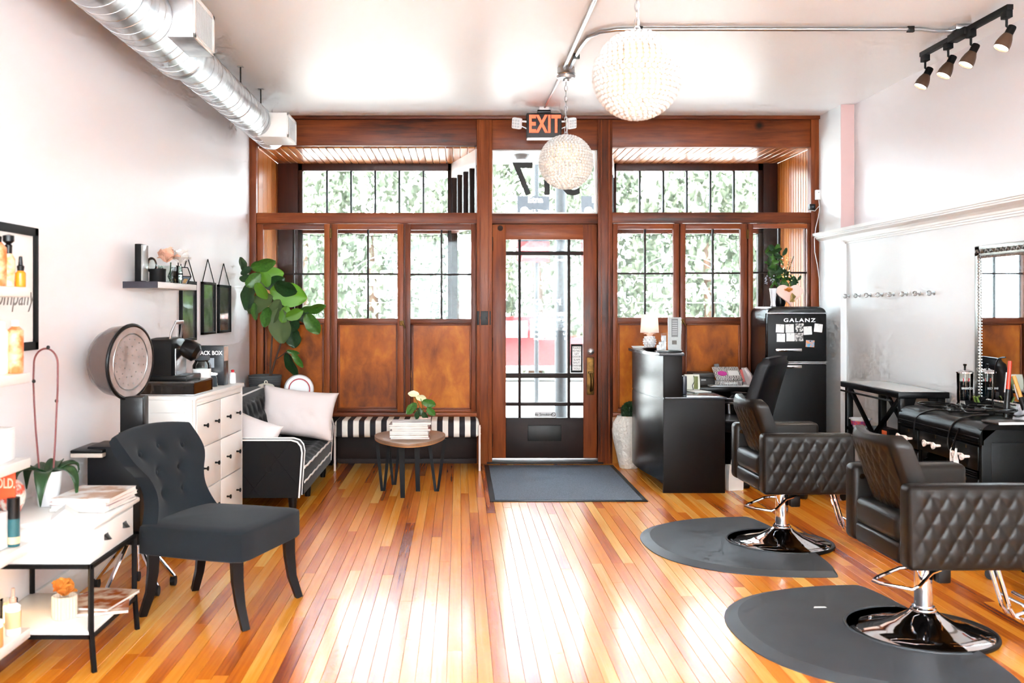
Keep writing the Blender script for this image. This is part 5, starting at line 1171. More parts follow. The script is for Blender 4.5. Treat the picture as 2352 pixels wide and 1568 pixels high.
# rolling stools
def stool(label, x, y, zs_):
    t = thing('rolling_stool', label, 'stool', (x, y, 0))
    MB().lathe([(.001, zs_), (.15, zs_), (.17, zs_+.02), (.17, zs_+.06), (.15, zs_+.075), (.001, zs_+.08)], n=32).build('seat', MAT['leather_dark'], t)
    MB().cyl((0, 0, .08), (0, 0, zs_), .022, n=14).build('column', MAT['black_metal'], t)
    for k in range(5):
        a_ = 2*PI*k/5+.15; c = (.235*math.cos(a_), .235*math.sin(a_))
        MB().tube([(0, 0, .10), (c[0]*.6, c[1]*.6, .09), (*c, .065)], [.024, .02, .014], n=8).build('base_arm', MAT['black_plastic'], t)
        w_ = MB().cyl((c[0]-.018*math.sin(a_), c[1]+.018*math.cos(a_), .027), (c[0]+.018*math.sin(a_), c[1]-.018*math.cos(a_), .027), .027, n=16).build('caster', MAT['black_plastic'], t)
stool('black rolling stool half hidden behind the nearest salon chair', 2.86, 4.86, .36)
stool('black rolling stool hidden behind the arm of the farther salon chair', 2.6, 7.2, .36)

# ------------------------------------------------------------------ reception desk
LA = MAT['laminate']
rd_ = thing('reception_desk', 'dark reception desk with a raised curved counter beside the door mat', 'desk', (0, 0, 0))
ya, yb = 7.26, 8.16
def fx(t): return 1.486-.075*math.sin(PI*min(1, t*.62))
n = 16
def front(z0, z1, name, off=0):
    MB().loft([[(fx(k/n)+off, ya+(yb-ya)*k/n, z0), (fx(k/n)+off, ya+(yb-ya)*k/n, z1), (fx(k/n)+off+.02, ya+(yb-ya)*k/n, z1), (fx(k/n)+off+.02, ya+(yb-ya)*k/n, z0)] for k in range(n+1)]).build(name, MAT['laminate_gloss'], rd_)
front(.085, .684, 'lower_front'); front(.696, 1.0, 'upper_front'); front(.684, .696, 'front_groove', .006)
MB().box(1.56, 1.60, ya+.06, yb-.05, 0, .10).build('kick_board', LA, rd_)
MB().box(1.487, 1.937, ya-.002, ya+.022, .0, .683, .002).build('end_panel', LA, rd_)
MB().box(1.487, 1.625, ya-.002, ya+.022, .697, 1.0, .002).build('tower_end', LA, rd_)
MB().box(1.605, 1.625, ya+.02, yb, .70, 1.0, .002).build('tower_back', LA, rd_)
MB().box(1.50, 1.95, ya-.006, yb, .684, .70, .002).build('desk_top', mat('desk_top', (52, 56, 62), .18), rd_)
MB().prism([(fx(k/n)-.03, ya-.008+(yb-ya+.02)*k/n) for k in range(n+1)]+[(1.64, yb+.012), (1.64, ya-.008)], 1.0, 1.022, bevel=.003).build('counter_top', mat('counter_top', (66, 68, 72), .14), rd_)
MB().box(1.90, 1.937, yb-.02, yb, 0, .684).build('end_panel', LA, rd_)
for x in (1.51, 1.91): MB().cyl((x, ya+.01, -.0), (x, ya+.01, .006), .01, n=8).build('foot', MAT['steel'], rd_)
TZ = 1.0225
lp = thing('pineapple_lamp', 'white pineapple table lamp with pale shade on the reception counter', 'table lamp', (WX(1492, 7.85), 7.85, TZ))
MB().lathe([(.001, 0), (.04, 0), (.043, .008), (.04, .016), (.001, .018)], n=20).build('lamp_foot', MAT['white_plastic'], lp)
bd = MB().lathe([(.001, .014), (.03, .016), (.044, .04), (.046, .06), (.04, .085), (.024, .105), (.001, .11)], n=24).build('pineapple_body', MAT['white_plastic'], lp)
for i in range(5):
    for k in range(9):
        zz = .028+.017*i; rr = .046*math.sin(PI*(.22+.14*i)) ** .5; a_ = 2*PI*(k+.5*(i % 2))/9
        MB().ball((rr*math.cos(a_), rr*math.sin(a_), zz), (.0085, .0085, .008), 6, 4).build('pineapple_scale', MAT['white_plastic'], bd)
for k in range(7):
    a_ = 2*PI*k/7; MB().tube([(.01*math.cos(a_), .01*math.sin(a_), .10), (.028*math.cos(a_), .028*math.sin(a_), .125), (.05*math.cos(a_), .05*math.sin(a_), .122)], [.008, .008, .002], n=6, flat=.5).build('crown_leaf', C((244, 206, 184)), lp)
MB().cyl((0, 0, .10), (0, 0, .17), .008, n=10).build('lamp_stem', MAT['white_plastic'], lp)
MB().lathe([(.073, .132), (.063, .275)], n=36, cap=False).build('lamp_shade', MAT['shade'], lp)
MB().ball((0, 0, .20), .018, 12, 8).build('light_bulb', mat('bulb_soft', (255, 240, 225), .4, emit=((255, 225, 200), 10)), lp)
o = thing('sign_holder', 'clear acrylic menu holder with grey printed sheet on the reception counter', 'sign', (WX(1549, 7.38), 7.38, TZ+.012), math.radians(8))
MB().box(-.05, .05, -.004, .0, 0, .245, .001).build('printed_sheet', MAT['paper'], o); MB().box(-.052, .052, -.007, -.004, 0, .248).build('acrylic_sheet', MAT['acrylic'], o); MB().box(-.05, .05, -.03, .03, 0, .004).build('acrylic_foot', MAT['acrylic'], o)
MB().box(-.024, .026, -.0046, -.0041, .10, .235).build('print_column', C((150, 150, 150)), o)
for k in range(7): MB().box(-.018, .02, -.0052, -.0046, .215-.016*k, .221-.016*k).build('print_line', C((225, 225, 225)), o)
MB().box(-.02, .016, -.0048, -.0042, .045, .075).build('print_picture', C((120, 112, 104)), o)
o = thing('counter_tray', 'flat black tray under the menu holder on the reception counter', 'tray', (WX(1534, 7.34), 7.34, TZ)); MB().box(-.088, .095, -.045, .055, 0, .011, .002).build('tray_plate', MAT['black_plastic'], o)
o = thing('card_holder', 'clear acrylic card holders beside the menu holder', 'card holder', (WX(1527, 7.37), 7.37, TZ+.012))
for k, (hh, xx) in enumerate(((.05, -.05), (.075, -.03), (.13, -.008))):
    MB().box(xx-.02, xx+.02, -.004-.02*(2-k), .0-.02*(2-k), 0, hh, .001).build('holder_wall', MAT['acrylic'], o); MB().box(xx-.017, xx+.017, -.003-.02*(2-k)+.004, .0-.02*(2-k)+.004, .004, hh*.85).build('card', MAT['paper'], o)
o = thing('black_dish', 'shallow black dish in front of the pineapple lamp', 'dish', (WX(1496, 7.5), 7.5, TZ)); MB().lathe([(.001, .0), (.035, 0), (.072, .022), (.07, .026), (.034, .006), (.001, .005)], n=32).build('dish_bowl', MAT['black_plastic'], o)
o = thing('paper_pile', 'white papers at the far end of the reception counter', 'papers', (WX(1474, 8.0), 8.0, TZ), .2)
for k in range(3): MB().box(-.045, .045, -.08, .08, .002+.006*k, .007+.006*k, M=rotM((0, 0, 0), (0, 0, .1*k))).build('paper_sheet', MAT['paper'], o)
DZ = .7005
o = thing('tote_pouch', 'cream pouch with green pattern on the desk surface', 'pouch', (WX(1588, 7.95), 7.95, DZ)); 
MB().loft([[(x*s_, y*s2, z) for x, y in ((-.062, -.03), (.062, -.03), (.066, 0), (.062, .03), (-.062, .03), (-.066, 0))] for s_, s2, z in ((.95, 1, 0), (1, 1, .02), (.98, .9, .08), (.95, .5, .118))]).build('pouch_body', C((232, 228, 210), .6), o)
MB().box(.012, .045, -.0325, -.030, .004, .105, .001).build('green_panel', C((122, 128, 72)), o); MB().tube([(.008, -.031, .0), (.0, -.031, .03), (.02, -.03, .07), (.012, -.026, .11)], .003, n=5).build('black_trim', MAT['black_matte'], o)
o = thing('card_terminal', 'dark upright card machine against the reception counter', 'card machine', (WX(1569, 7.5), 7.5, DZ)); MB().box(-.012, .02, -.04, .04, 0, .14, .006).build('terminal_body', C((40, 40, 52), .3), o); MB().box(-.002, .021, -.034, .034, .06, .125, .002).build('terminal_screen', C((20, 22, 30), .1), o)
o = thing('open_notebook', 'white open notebook lying on the desk surface', 'notebook', (WX(1600, 7.75), 7.72, DZ), .25); MB().box(-.07, .07, -.09, .09, 0, .006, .001).build('notebook_pages', MAT['paper'], o); MB().box(-.072, .072, -.092, .092, -.0003, .0012).build('notebook_cover', C((40, 44, 50)), o)
# low black counter along the front wall
bc = thing('back_counter', 'low black shelf counter below the casements behind the desk', 'counter', (0, 0, 0))
x0, x1 = 1.965, 2.50
MB().box(x0, x1, 8.14, 8.58, .665, .70, .003).build('counter_top', MAT['black_paint'], bc); MB().box(x0+.01, x1-.01, 8.55, 8.58, .03, .665).build('back_panel', MAT['black_matte'], bc)
for x in (x0, (x0+x1)/2-.01, x1-.02): MB().box(x, x+.02, 8.15, 8.56, 0, .665).build('upright', MAT['black_paint'], bc)
MB().box(x0, x1, 8.15, 8.56, .34, .36).build('shelf_board', MAT['black_paint'], bc); MB().box(x0, x1, 8.15, 8.56, .03, .05).build('shelf_board', MAT['black_paint'], bc)
CZ = .7005
o = thing('desktop_printer', 'black desktop printer on the back counter', 'printer', (WX(1612, 8.38), 8.38, CZ)); MB().box(-.10, .085, -.10, .12, 0, .07, .008).build('printer_body', C((44, 40, 38), .4), o); MB().box(-.105, .08, -.12, .10, .07, .11, .008).build('printer_lid', C((58, 52, 48), .4), o); MB().box(-.03, .01, -.1015, -.10, .045, .055).build('maker_badge', C((190, 190, 190)), o)
ZB = bpy.data.materials.new('zebra_print'); ZB.use_nodes = True; t_ = ZB.node_tree; wv = t_.nodes.new('ShaderNodeTexWave'); wv.inputs['Scale'].default_value = 26; wv.inputs['Distortion'].default_value = 5; wv.inputs['Detail Scale'].default_value = 1.2
g_ = t_.nodes.new('ShaderNodeTexCoord'); r_ = t_.nodes.new('ShaderNodeValToRGB'); r_.color_ramp.interpolation = 'CONSTANT'; r_.color_ramp.elements[0].color = (*lin((20, 18, 20)), 1); r_.color_ramp.elements[1].position = .45; r_.color_ramp.elements[1].color = (*lin((238, 234, 230)), 1)
t_.links.new(g_.outputs['Object'], wv.inputs['Vector']); t_.links.new(wv.outputs['Fac'], r_.inputs[0]); t_.links.new(r_.outputs[0], t_.nodes['Principled BSDF'].inputs['Base Color'])
o = thing('zebra_box', 'black and white zebra print box with open lid and pink oval label', 'box', (WX(1671, 8.27), 8.25, CZ+.0125), math.radians(4))
MB().box(-.10, .10, -.07, .09, 0, .035, .003).build('box_base', ZB, o); Mz = rotM((0, -.05, .037), (math.radians(38), 0, 0)); MB().box(-.115, .105, 0, .16, 0, .012, .002, M=Mz).build('box_lid', ZB, o)
MB().lathe([(.001, .014), (.04, .014), (.04, .0125)], n=28, M=Mz @ rotM((-.05, .075, 0), (0, 0, 0), (1, .75, 1))).build('pink_oval', C((196, 60, 150)), o); MB().box(.0, .09, .05, .11, .0125, .0135, M=Mz).build('white_band', MAT['paper'], o)
text('lettering', 'ORGANIZE', .02, MAT['print_white'], o, (0, -.0712, .016), bold=.0006)
o = thing('paper_stack', 'loose stack of papers under the zebra print box', 'papers', (WX(1668, 8.27), 8.27, CZ), .05)
for k in range(4): MB().box(-.15, .17, -.08, .1, .003*k, .003*k+.0025, M=rotM((0, 0, 0), (0, 0, .05*(k-1)))).build('paper_sheet', MAT['paper'], o)
o = thing('cordless_phone', 'silver and black cordless phone standing behind the zebra box', 'phone', (WX(1653, 8.45), 8.46, CZ)); MB().box(-.03, .03, -.03, .03, 0, .03, .006).build('phone_cradle', MAT['black_plastic'], o); MB().box(-.021, .021, -.012, .012, .02, .175, .008, M=rotM((0, 0, 0), (-.15, -.12, 0))).build('handset', C((120, 118, 118), .3), o); MB().box(-.015, .015, -.0145, -.012, .11, .15, M=rotM((0, 0, 0), (-.15, -.12, 0))).build('phone_screen', C((30, 34, 36), .1), o)
o = thing('plastic_bag', 'crumpled clear and pink plastic bag on the back counter', 'plastic bag', (WX(1720, 8.3), 8.3, CZ))
rb = random.Random(8)
MB().loft([[((.055*s_+rb.uniform(-.012, .012))*math.cos(2*PI*k/12)+dx, (.05*s_+rb.uniform(-.01, .01))*math.sin(2*PI*k/12), z+rb.uniform(-.006, .006)) for k in range(12)] for s_, z, dx in ((.9, .004, 0), (1.1, .05, -.01), (.8, .10, -.02), (.35, .15, -.045))]).build('bag_film', C((216, 202, 200), .25), o, angle=20); MB().box(-.055, -.035, -.058, -.05, .05, .155, .002, M=rotM((0, 0, 0), (0, -.25, 0))).build('pink_strip', C((232, 120, 116)), o)
for k, (x, y, hh, cc, lab) in enumerate(((2.02, 8.2, .16, (196, 190, 178), 'upright pale binder on the shelf of the back counter, leftmost'), (2.06, 8.2, .19, (120, 116, 110), 'upright grey binder on the shelf of the back counter'), (2.10, 8.2, .15, (180, 60, 40), 'upright red binder on the shelf of the back counter'))):
    o = thing('binder', lab, 'binder', (x, y, .361), group='binders on the back counter shelf'); MB().box(-.015, .015, -.03, .17, 0, hh, .002).build('binder_cover', C(cc), o); MB().box(-.008, .008, -.031, -.03, hh*.5, hh*.8).build('spine_label', MAT['paper'], o)
o = thing('white_bag', 'white paper bag on the floor between the desk and the farther salon chair', 'bag', (WX(1680, 7.45), 7.40, 0), .3); o.scale = (.62, .62, .62)
MB().loft([[(x*s_, y*s_, z) for x, y in ((-.10, -.06), (.10, -.06), (.10, .06), (-.10, .06))] for s_, z in ((1, 0), (1.02, .1), (.9, .24), (.75, .30))]).build('bag_body', MAT['paper'], o, smooth=False); MB().tube([(-.03, 0, .29), (-.025, 0, .36), (.025, 0, .36), (.03, 0, .29)], .004, n=6).build('bag_handle', MAT['paper'], o)
# ------------------------------------------------------------------ office chair
oc = thing('office_chair', 'black leather high back office chair between the desk and the fridge', 'office chair', (2.13, 7.72, 0), math.radians(-38))
# local: faces -X
rings = []
for j in range(25):
    v = j/24; z = .46+.53*v; xb = .20+.13*v+.03*v*v; hw = .225*(1-.14*v**2)*(1 if j < 23 else .93); th = .05*(1 if 0 < j < 23 else .6)
    fr = [Vector((xb-th+.03*abs(c)**2*-1, c*hw, z-.015*c*c*v)) for c in [-1+2*i/16 for i in range(17)]]; bk = [Vector((xb+th*(1-.4*abs(c)**6)-.03*abs(c)**2, c*hw, z-.015*c*c*v)) for c in [1-2*i/16 for i in range(17)]]
    rings.append(fr+bk)
MB().loft(rings).build('backrest', MAT['leather_dark'], oc, angle=60)
MB().box(-.27, .22, -.25, .25, .41, .50, .035, 4).build('seat', MAT['leather_dark'], oc)
for s in (-1, 1):
    MB().tube([(.17, s*.27, .44), (.17, s*.29, .56), (.12, s*.29, .645), (-.12, s*.29, .65), (-.17, s*.29, .60), (-.15, s*.27, .44)], .014, n=8).build('arm_loop', MAT['steel'], oc); MB().box(-.13, .13, s*.29-.025, s*.29+.025, .648, .675, .01).build('arm_pad', MAT['black_plastic'], oc)
MB().cyl((0, 0, .1), (0, 0, .41), .028, n=14).build('gas_column', MAT['black_metal'], oc)
for k in range(5):
    a_ = 2*PI*k/5+.4; c = (.27*math.cos(a_), .27*math.sin(a_)); MB().tube([(0, 0, .11), (*c, .07)], [.028, .018], n=8).build('base_arm', MAT['black_plastic'], oc)
    MB().cyl((c[0]-.02*math.sin(a_), c[1]+.02*math.cos(a_), .028), (c[0]+.02*math.sin(a_), c[1]-.02*math.cos(a_), .028), .028, n=14).build('caster', MAT['black_plastic'], oc)
# ------------------------------------------------------------------ retro fridge
fg = thing('retro_fridge', 'black retro two door fridge with chrome trim in the far right corner', 'fridge', (0, 0, 0))
x0, x1, ya, yb = 2.52, 3.01, 8.15, 8.60
def rr_prof(a, b, z0, z1, r, nn=6): return [(a, z0), (b, z0)]+[(b-r+r*math.cos(k*PI/2/nn), z1-r+r*math.sin(k*PI/2/nn)) for k in range(nn+1)]+[(a+r-r*math.sin(k*PI/2/nn), z1-r+r*math.cos(k*PI/2/nn)) for k in range(nn+1)]
FB = mat('fridge_black', (8, 8, 10), .2, spec=.5); FD = mat('fridge_door', (13, 13, 14), .45, spec=.3)
MB().loft([[(x, y, z) for x, z in rr_prof(x0, x1, .04, 1.36, .06)] for y in (ya+.05, yb)]).build('cabinet', FB, fg)
MB().loft([[(x, y, z) for x, z in rr_prof(x0+e, x1-e, 1.312, 1.356-e, .05)] for y, e in ((ya+.05, 0), (ya+.012, .004), (ya+.004, .012))]).build('top_cap', FB, fg)
d1 = MB().box(x0+.004, x1-.004, ya, ya+.048, .912, 1.302, .008).build('freezer_door', FD, fg); d2 = MB().box(x0+.004, x1-.004, ya, ya+.048, .06, .888, .008).build('main_door', FD, fg)
for z in (1.306, .906, .894): MB().box(x0+.002, x1-.001, ya-.004, ya+.02, z-.0045, z+.0045, .002).build('chrome_trim', MAT['chrome'], fg)
for par, z in ((d1, 1.005), (d2, .868)):
    MB().box(x0+.06, x0+.275, ya-.034, ya-.012, z-.012, z+.014, .006).build('door_handle', MAT['chrome'], par)
    for x in (x0+.075, x0+.26): MB().box(x-.008, x+.008, ya-.014, ya+.001, z-.008, z+.01).build('handle_post', MAT['chrome'], par)
text('lettering', 'GALANZ', .042, MAT['chrome'], d1, (WX(1836, 8.15), ya-.0016, WZ(735.5, 8.15)), bold=.0008, sx=1.35, spacing=1.25, ext=.0012)
for x in (x0+.05, x1-.05):
    for y in (ya+.05, yb-.05): MB().cyl((x, y, 0), (x, y, .045), .018, n=10).build('foot', MAT['black_plastic'], fg)
NT = ['plain white note card, first of the upper row on the fridge', 'plain white note card, second of the upper row on the fridge', 'white note card with grey drawing below the fridge name', 'white note card right of the drawn one on the fridge', 'white note card near the right edge of the fridge door', 'plain white note card, first of the lower row on the fridge', 'plain white note card, second of the lower row on the fridge', 'grey patterned note card in the lower row on the fridge', 'multicoloured tie dye card above the fridge handle']
PM = [MAT['paper']]*9; PM[2] = mat('sketch_card', (232, 230, 226), .6, noise=(60, (60, 60, 60), .05)); PM[7] = mat('print_card', (220, 214, 210), .6, noise=(50, (90, 86, 84), .08)); PM[8] = mat('tie_dye', (240, 150, 70), .5, noise=(40, (80, 170, 210), .12))
for k, (px, py, a_) in enumerate(((1792, 754, .05), (1814, 754, -.03), (1837, 752, -.02), (1855.5, 759, -.06), (1880, 753, .12), (1794, 775.5, .02), (1816, 774, -.01), (1836, 774, -.02), (1861, 789, .06))):
    o = thing('note_card', NT[k], 'card', (WX(px, 8.145), ya-.0012, WZ(py, 8.145)), group='cards on the fridge'); o.rotation_euler = (0, a_, 0)
    w_, h_ = (.034, .034) if k < 8 else (.035, .028)
    MB().box(-w_, w_, -.0008, .0008, -h_, h_).build('card_sheet', PM[k], o, smooth=False); MB().cyl((0, -.003, h_*.75), (0, -.0007, h_*.75), .005, n=10).build('magnet', C((200, 200, 200)) if k != 8 else MAT['black_plastic'], o)
# things on the fridge
fv = thing('bouquet_vase', 'tall green leafy bouquet in a dark vase on top of the fridge', 'bouquet', (WX(1792, 8.36), 8.36, 1.3605))
MB().lathe([(.001, 0), (.035, 0), (.045, .03), (.04, .10), (.032, .16), (.028, .16), (.001, .15)], n=20).build('vase', MAT['black_plastic'], fv)
ox, oy, oz = fv.location; ft = fv
LM['e'] = leaf_mesh('leaf', 'leaf_dark', .55, .25, 4); LM['g'] = leaf_mesh('leaf', 'leaf', .55, .25, 5)
def LP(px, py, Y): return (WX(px, Y)-ox, Y-oy, WZ(py, Y)-oz)
r3 = random.Random(21)
for (px, py, sx, sy, m_) in ((1785, 582, 22, 14, 10), (1780, 605, 18, 16, 9), (1788, 625, 16, 14, 9), (1795, 645, 26, 10, 9), (1822, 640, 20, 12, 10), (1775, 632, 8, 14, 4)):
    for k in range(m_):
        leaf(px+r3.uniform(-sx, sx), py+r3.uniform(-sy, sy), r3.uniform(14, 26), r3.uniform(180, 380), r3.choice('egge'), r3.uniform(-40, 50), r3.uniform(-30, 30), Y=8.34+r3.uniform(-.05, .06))
for q in ((1785, 585), (1780, 610), (1795, 640), (1820, 640), (1823, 588), (1812, 600)): MB().tube([(0, 0, .15), LP((q[0]+1792)/2, (q[1]+680)/2, 8.36), LP(q[0], q[1], 8.34)], .003, n=5).build('stem', MAT['leaf_dark'], fv)
for k in range(24): MB().ball(LP(1800+r3.uniform(-8, 28), 620+r3.uniform(-30, 24), 8.30), r3.uniform(.004, .008), 6, 5).build('small_bloom', C((236, 210, 150)) if k % 3 else C((240, 236, 226)), fv)
for k in range(26): MB().ball(LP(1769+r3.uniform(-12, 10), 645+r3.uniform(-14, 16), 8.30), r3.uniform(.004, .007), 6, 5).build('small_bloom', C((150, 152, 164)), fv)
sv = thing('silver_vase', 'curved white glossy vase beside the wooden heart on the fridge', 'vase', (WX(1774, 8.24), 8.22, 1.3605))
MB().lathe([(.001, 0), (.022, 0), (.02, .01), (.018, .04), (.024, .10), (.032, .148), (.03, .15), (.001, .14)], n=24).build('vase_body', mat('white_gloss', (225, 226, 230), .1, coat=.6), sv)
hh_ = thing('wooden_heart', 'pale pink wooden heart with orange bow leaning on the fridge top', 'ornament', (WX(1812, 8.26), 8.24, 1.3605+.106)); hh_.rotation_euler = (math.radians(-12), 0, 0)
pts = []
for k in range(48):
    a_ = 2*PI*k/48; pts.append((.0068*16*math.sin(a_)**3, .0062*(13*math.cos(a_)-5*math.cos(2*a_)-2*math.cos(3*a_)-math.cos(4*a_))))
MB().prism([(x, y) for x, y in pts], -.008, .008, M=Matrix.Rotation(PI/2, 4, 'X'), bevel=.002).build('heart_board', C((240, 205, 192), .6), hh_)
petals(hh_, 12, .05, (-.01, -.02, .01), 'petal_orange', 9, name='bow_loop')
for k in range(8): MB().tube([(.015, -.015, .0), (.015+r3.uniform(-.03, .03), -.03, -.03), (.02+r3.uniform(-.04, .02), -.03, -.075)], .004, n=5).build('moss_strand', C((128, 112, 50)) if k % 2 else C((190, 150, 90)), hh_)
# ------------------------------------------------------------------ stone vase with topiary ball
sp = thing('stone_planter', 'rough white stone vase with a clipped green ball by the desk', 'planter', (1.43, 8.41, 0))
MB().lathe([(.001, 0), (.075, 0), (.08, .01), (.095, .08), (.115, .17), (.135, .26), (.14, .32), (.13, .38), (.105, .42), (.095, .44), (.085, .44), (.08, .40), (.001, .40)], n=40).build('vase', MAT['stone'], sp, angle=70)
def fuzzy(parent, c, R, nn, seed, m):
    bm = bmesh.new(); r_ = random.Random(seed)
    for i in range(nn):
        u = r_.uniform(-1, 1); a_ = r_.uniform(0, 2*PI); p = Vector((math.sqrt(1-u*u)*math.cos(a_), math.sqrt(1-u*u)*math.sin(a_), u)); cc = Vector(c)+p*R*r_.uniform(.86, 1.04)
        M = Euler((r_.uniform(0, 6), r_.uniform(0, 6), r_.uniform(0, 6))).to_matrix(); vs = [bm.verts.new(cc+M @ Vector(v)*.011) for v in ((-1, 0, 0), (0, -.6, .2), (1, 0, 0), (0, .6, .2))]; bm.faces.new(vs)
    me = bpy.data.meshes.new('clipped_foliage'); bm.to_mesh(me); bm.free(); me.materials.append(m); o = put('clipped_foliage', me, parent); o['kind'] = 'stuff'
fuzzy(sp, (.02, 0, .475), .08, 2600, 6, MAT['leaf_dark']); MB().ball((.02, 0, .475), .07, 14, 10).build('foliage_core', C((24, 46, 22)), sp)

# ------------------------------------------------------------------ right wall: hooks, side table, vanity, mirror
for k, px in enumerate((1951, 1975, 2000, 2027, 2054, 2083, 2113, 2146)):
    Y = 3.165*F/(px-CX); zz = WZ(680-k, Y)
    t = thing('glass_hook', 'clear glass wall knob on the white right wall, ' + ('at the fridge end of the row', 'second from the fridge end', 'third from the fridge end', 'fourth from the fridge end', 'fourth from the mirror end', 'third from the mirror end', 'second from the mirror end', 'at the mirror end of the row')[k], 'wall hook', (3.165, Y, zz), group='glass knobs on the right wall')
    MB().lathe([(.001, 0), (.014, 0), (.014, .004), (.006, .006), (.005, .022)], n=12, M=rotM((0, 0, 0), (0, -PI/2, 0))).build('hook_stem', MAT['steel'], t); MB().lathe([(.006, .02), (.016, .026), (.019, .036), (.014, .046), (.001, .048)], n=8, M=rotM((0, 0, 0), (0, -PI/2, 0))).build('glass_knob', MAT['acrylic'], t, smooth=False)
xt = thing('console_table', 'black side table with V shaped braces against the right wall', 'side table', (0, 0, 0))
x0, x1, ya, yb = 2.82, 3.145, 6.39, 7.35
BP = MAT['black_paint']
MB().box(x0-.005, x1, ya-.005, yb+.005, .77, .81, .004).build('table_top', BP, xt)
MB().box(x0+.02, x1-.02, ya+.02, yb-.02, .81, .8115).build('top_reflection', C((214, 214, 212), .2), xt)  # pale sheet; the white reflection on the black top is put into its colour
for x in (x0+.02, x1-.06):
    for y in (ya+.02, yb-.06): MB().box(x, x+.045, y, y+.045, 0, .77, .003).build('leg', BP, xt)
MB().box(x0+.02, x1-.02, ya+.03, yb-.03, .46, .485, .003).build('lower_shelf', BP, xt)
for s in (0, 1):
    xx = x0+.03 if s == 0 else x1-.05
    for a_, b2 in ((ya+.06, .5*(ya+yb)-.02), (yb-.06, .5*(ya+yb)+.02)):
        MB().loft([[(xx, a_-.02, .77), (xx+.02, a_-.02, .77), (xx+.02, a_+.025, .77), (xx, a_+.025, .77)], [(xx, b2-.02, .485), (xx+.02, b2-.02, .485), (xx+.02, b2+.025, .485), (xx, b2+.025, .485)]]).build('diagonal_brace', BP, xt, smooth=False)
for x, dx in ((x0+.055, .07), (x1-.05, -.07)):
    MB().loft([[(x, ya+.025, .77), (x+dx, ya+.025, .77), (x, ya+.025, .55)], [(x, ya+.045, .77), (x+dx, ya+.045, .77), (x, ya+.045, .55)]]).build('corner_gusset', BP, xt, smooth=False)
MB().tube([(x0-.01, ya+.1, .745), (x0-.01, yb-.02, .745)], .007, n=8).build('side_rail', MAT['black_metal'], xt)
o = thing('plastic_tub', 'clear white rimmed tub of mixed purple clips on the side table shelf', 'tub', (2.90, 7.2, .486)); MB().lathe([(.001, 0), (.05, 0), (.068, .06), (.078, .062), (.078, .068), (.064, .066), (.046, .006), (.001, .006)], n=24).build('tub_wall', MAT['white_plastic'], o); MB().lathe([(.001, .02), (.0615, .02), (.0665, .05), (.001, .055)], n=20).build('tub_contents', mat('clips', (150, 70, 140), .4, noise=(60, (220, 90, 70), .1)), o)
for k, (x, y, c_, lab) in enumerate(((2.90, 6.72, (206, 90, 40), 'orange and black carton on the side table shelf'), (2.97, 6.62, (228, 226, 222), 'white and black carton on the side table shelf'))):
    o = thing('tool_carton', lab, 'box', (x, y, .486), .1*k); MB().box(-.04, .04, -.08, .08, 0, .05, .002).build('carton_body', MAT['black_plastic'] if k == 0 else C(c_), o); MB().box(-.0405, -.03, -.06, .02, .012, .04).build('carton_print', C(c_) if k == 0 else MAT['black_matte'], o)
o = thing('white_dispenser', 'white rounded plastic dispenser on the side table shelf', 'dispenser', (2.99, 6.46, .486)); MB().lathe([(.001, 0), (.055, 0), (.058, .01), (.056, .11), (.04, .15), (.001, .16)], n=24).build('dispenser_body', MAT['white_plastic'], o); MB().cyl((-.05, 0, .09), (-.062, 0, .09), .008, n=10).build('dispenser_button', C((190, 190, 190)), o)
# vanity
vn = thing('vanity_desk', 'black vanity desk with rounded top edge and white rose knobs', 'vanity', (0, 0, 0))
xf, xb, ya, yb, zt = 2.75, 3.15, 5.26, 6.24, .74
prof = [(xb, zt-.03), (xb, zt)]+[(xf+.075-.075*math.sin(k*PI/16), zt-.075+.075*math.cos(k*PI/16)) for k in range(9)]+[(xf, zt-.115), (xf+.02, zt-.115), (xf+.02, zt-.09), (xf+.09, zt-.03)]
MB().loft([[(x, y, z) for x, z in prof] for y in (ya, yb)]).build('desk_top', mat('vanity_black', (8, 8, 8), .3, spec=.14), vn)
VB = MAT['vanity_black']
for k in range(3): MB().tube([(xf-.001, ya+.01, zt-.082-.012*k), (xf-.001, yb-.01, zt-.082-.012*k)], .004, n=6).build('reeding', VB, vn)
MB().box(xf+.01, xb, ya, ya+.03, .04, zt-.03, .004).build('end_panel', VB, vn); MB().box(xf+.01, xb, yb-.03, yb, .04, zt-.03, .004).build('end_panel', VB, vn)
MB().box(xf+.06, xb-.04, ya-.004, ya, .12, zt-.10, .003).build('end_moulding', VB, vn)
MB().box(xb-.02, xb, ya, yb, .3, zt-.03).build('back_panel', VB, vn)
def rose(parent, x, y, z):
    k = MB().cyl((x+.028, y, z), (x, y, z), .007, .009, n=10).build('knob', C((240, 226, 218), .4), parent)
    MB().lathe([(.001, 0), (.012, .002), (.019, .010), (.021, .018), (.015, .02), (.012, .014), (.008, .022), (.001, .02)], n=10, M=rotM((x, y, z), (0, -PI/2, 0))).build('rose_head', C((240, 226, 218), .4), k, smooth=False)
def drawer(y0, y1, z0, z1, ks, slot=True):
    d_ = MB().box(xf+.004, xf+.03, y0, y1, z0, z1, .005).build('drawer', VB, vn)
    for f in ks: rose(d_, xf-.025, y0+(y1-y0)*f, (z0+z1)/2)
    MB().box(xf+.002, xf+.005, (y0+y1)/2-.004, (y0+y1)/2+.004, z1-.022, z1-.006).build('keyhole', MAT['brass'], d_)
drawer(5.985, 6.215, .50, .615, (.3, .75)); drawer(5.555, 5.965, .505, .62, (.35, .62)); drawer(5.29, 5.535, .485, .615, (.35, .75))
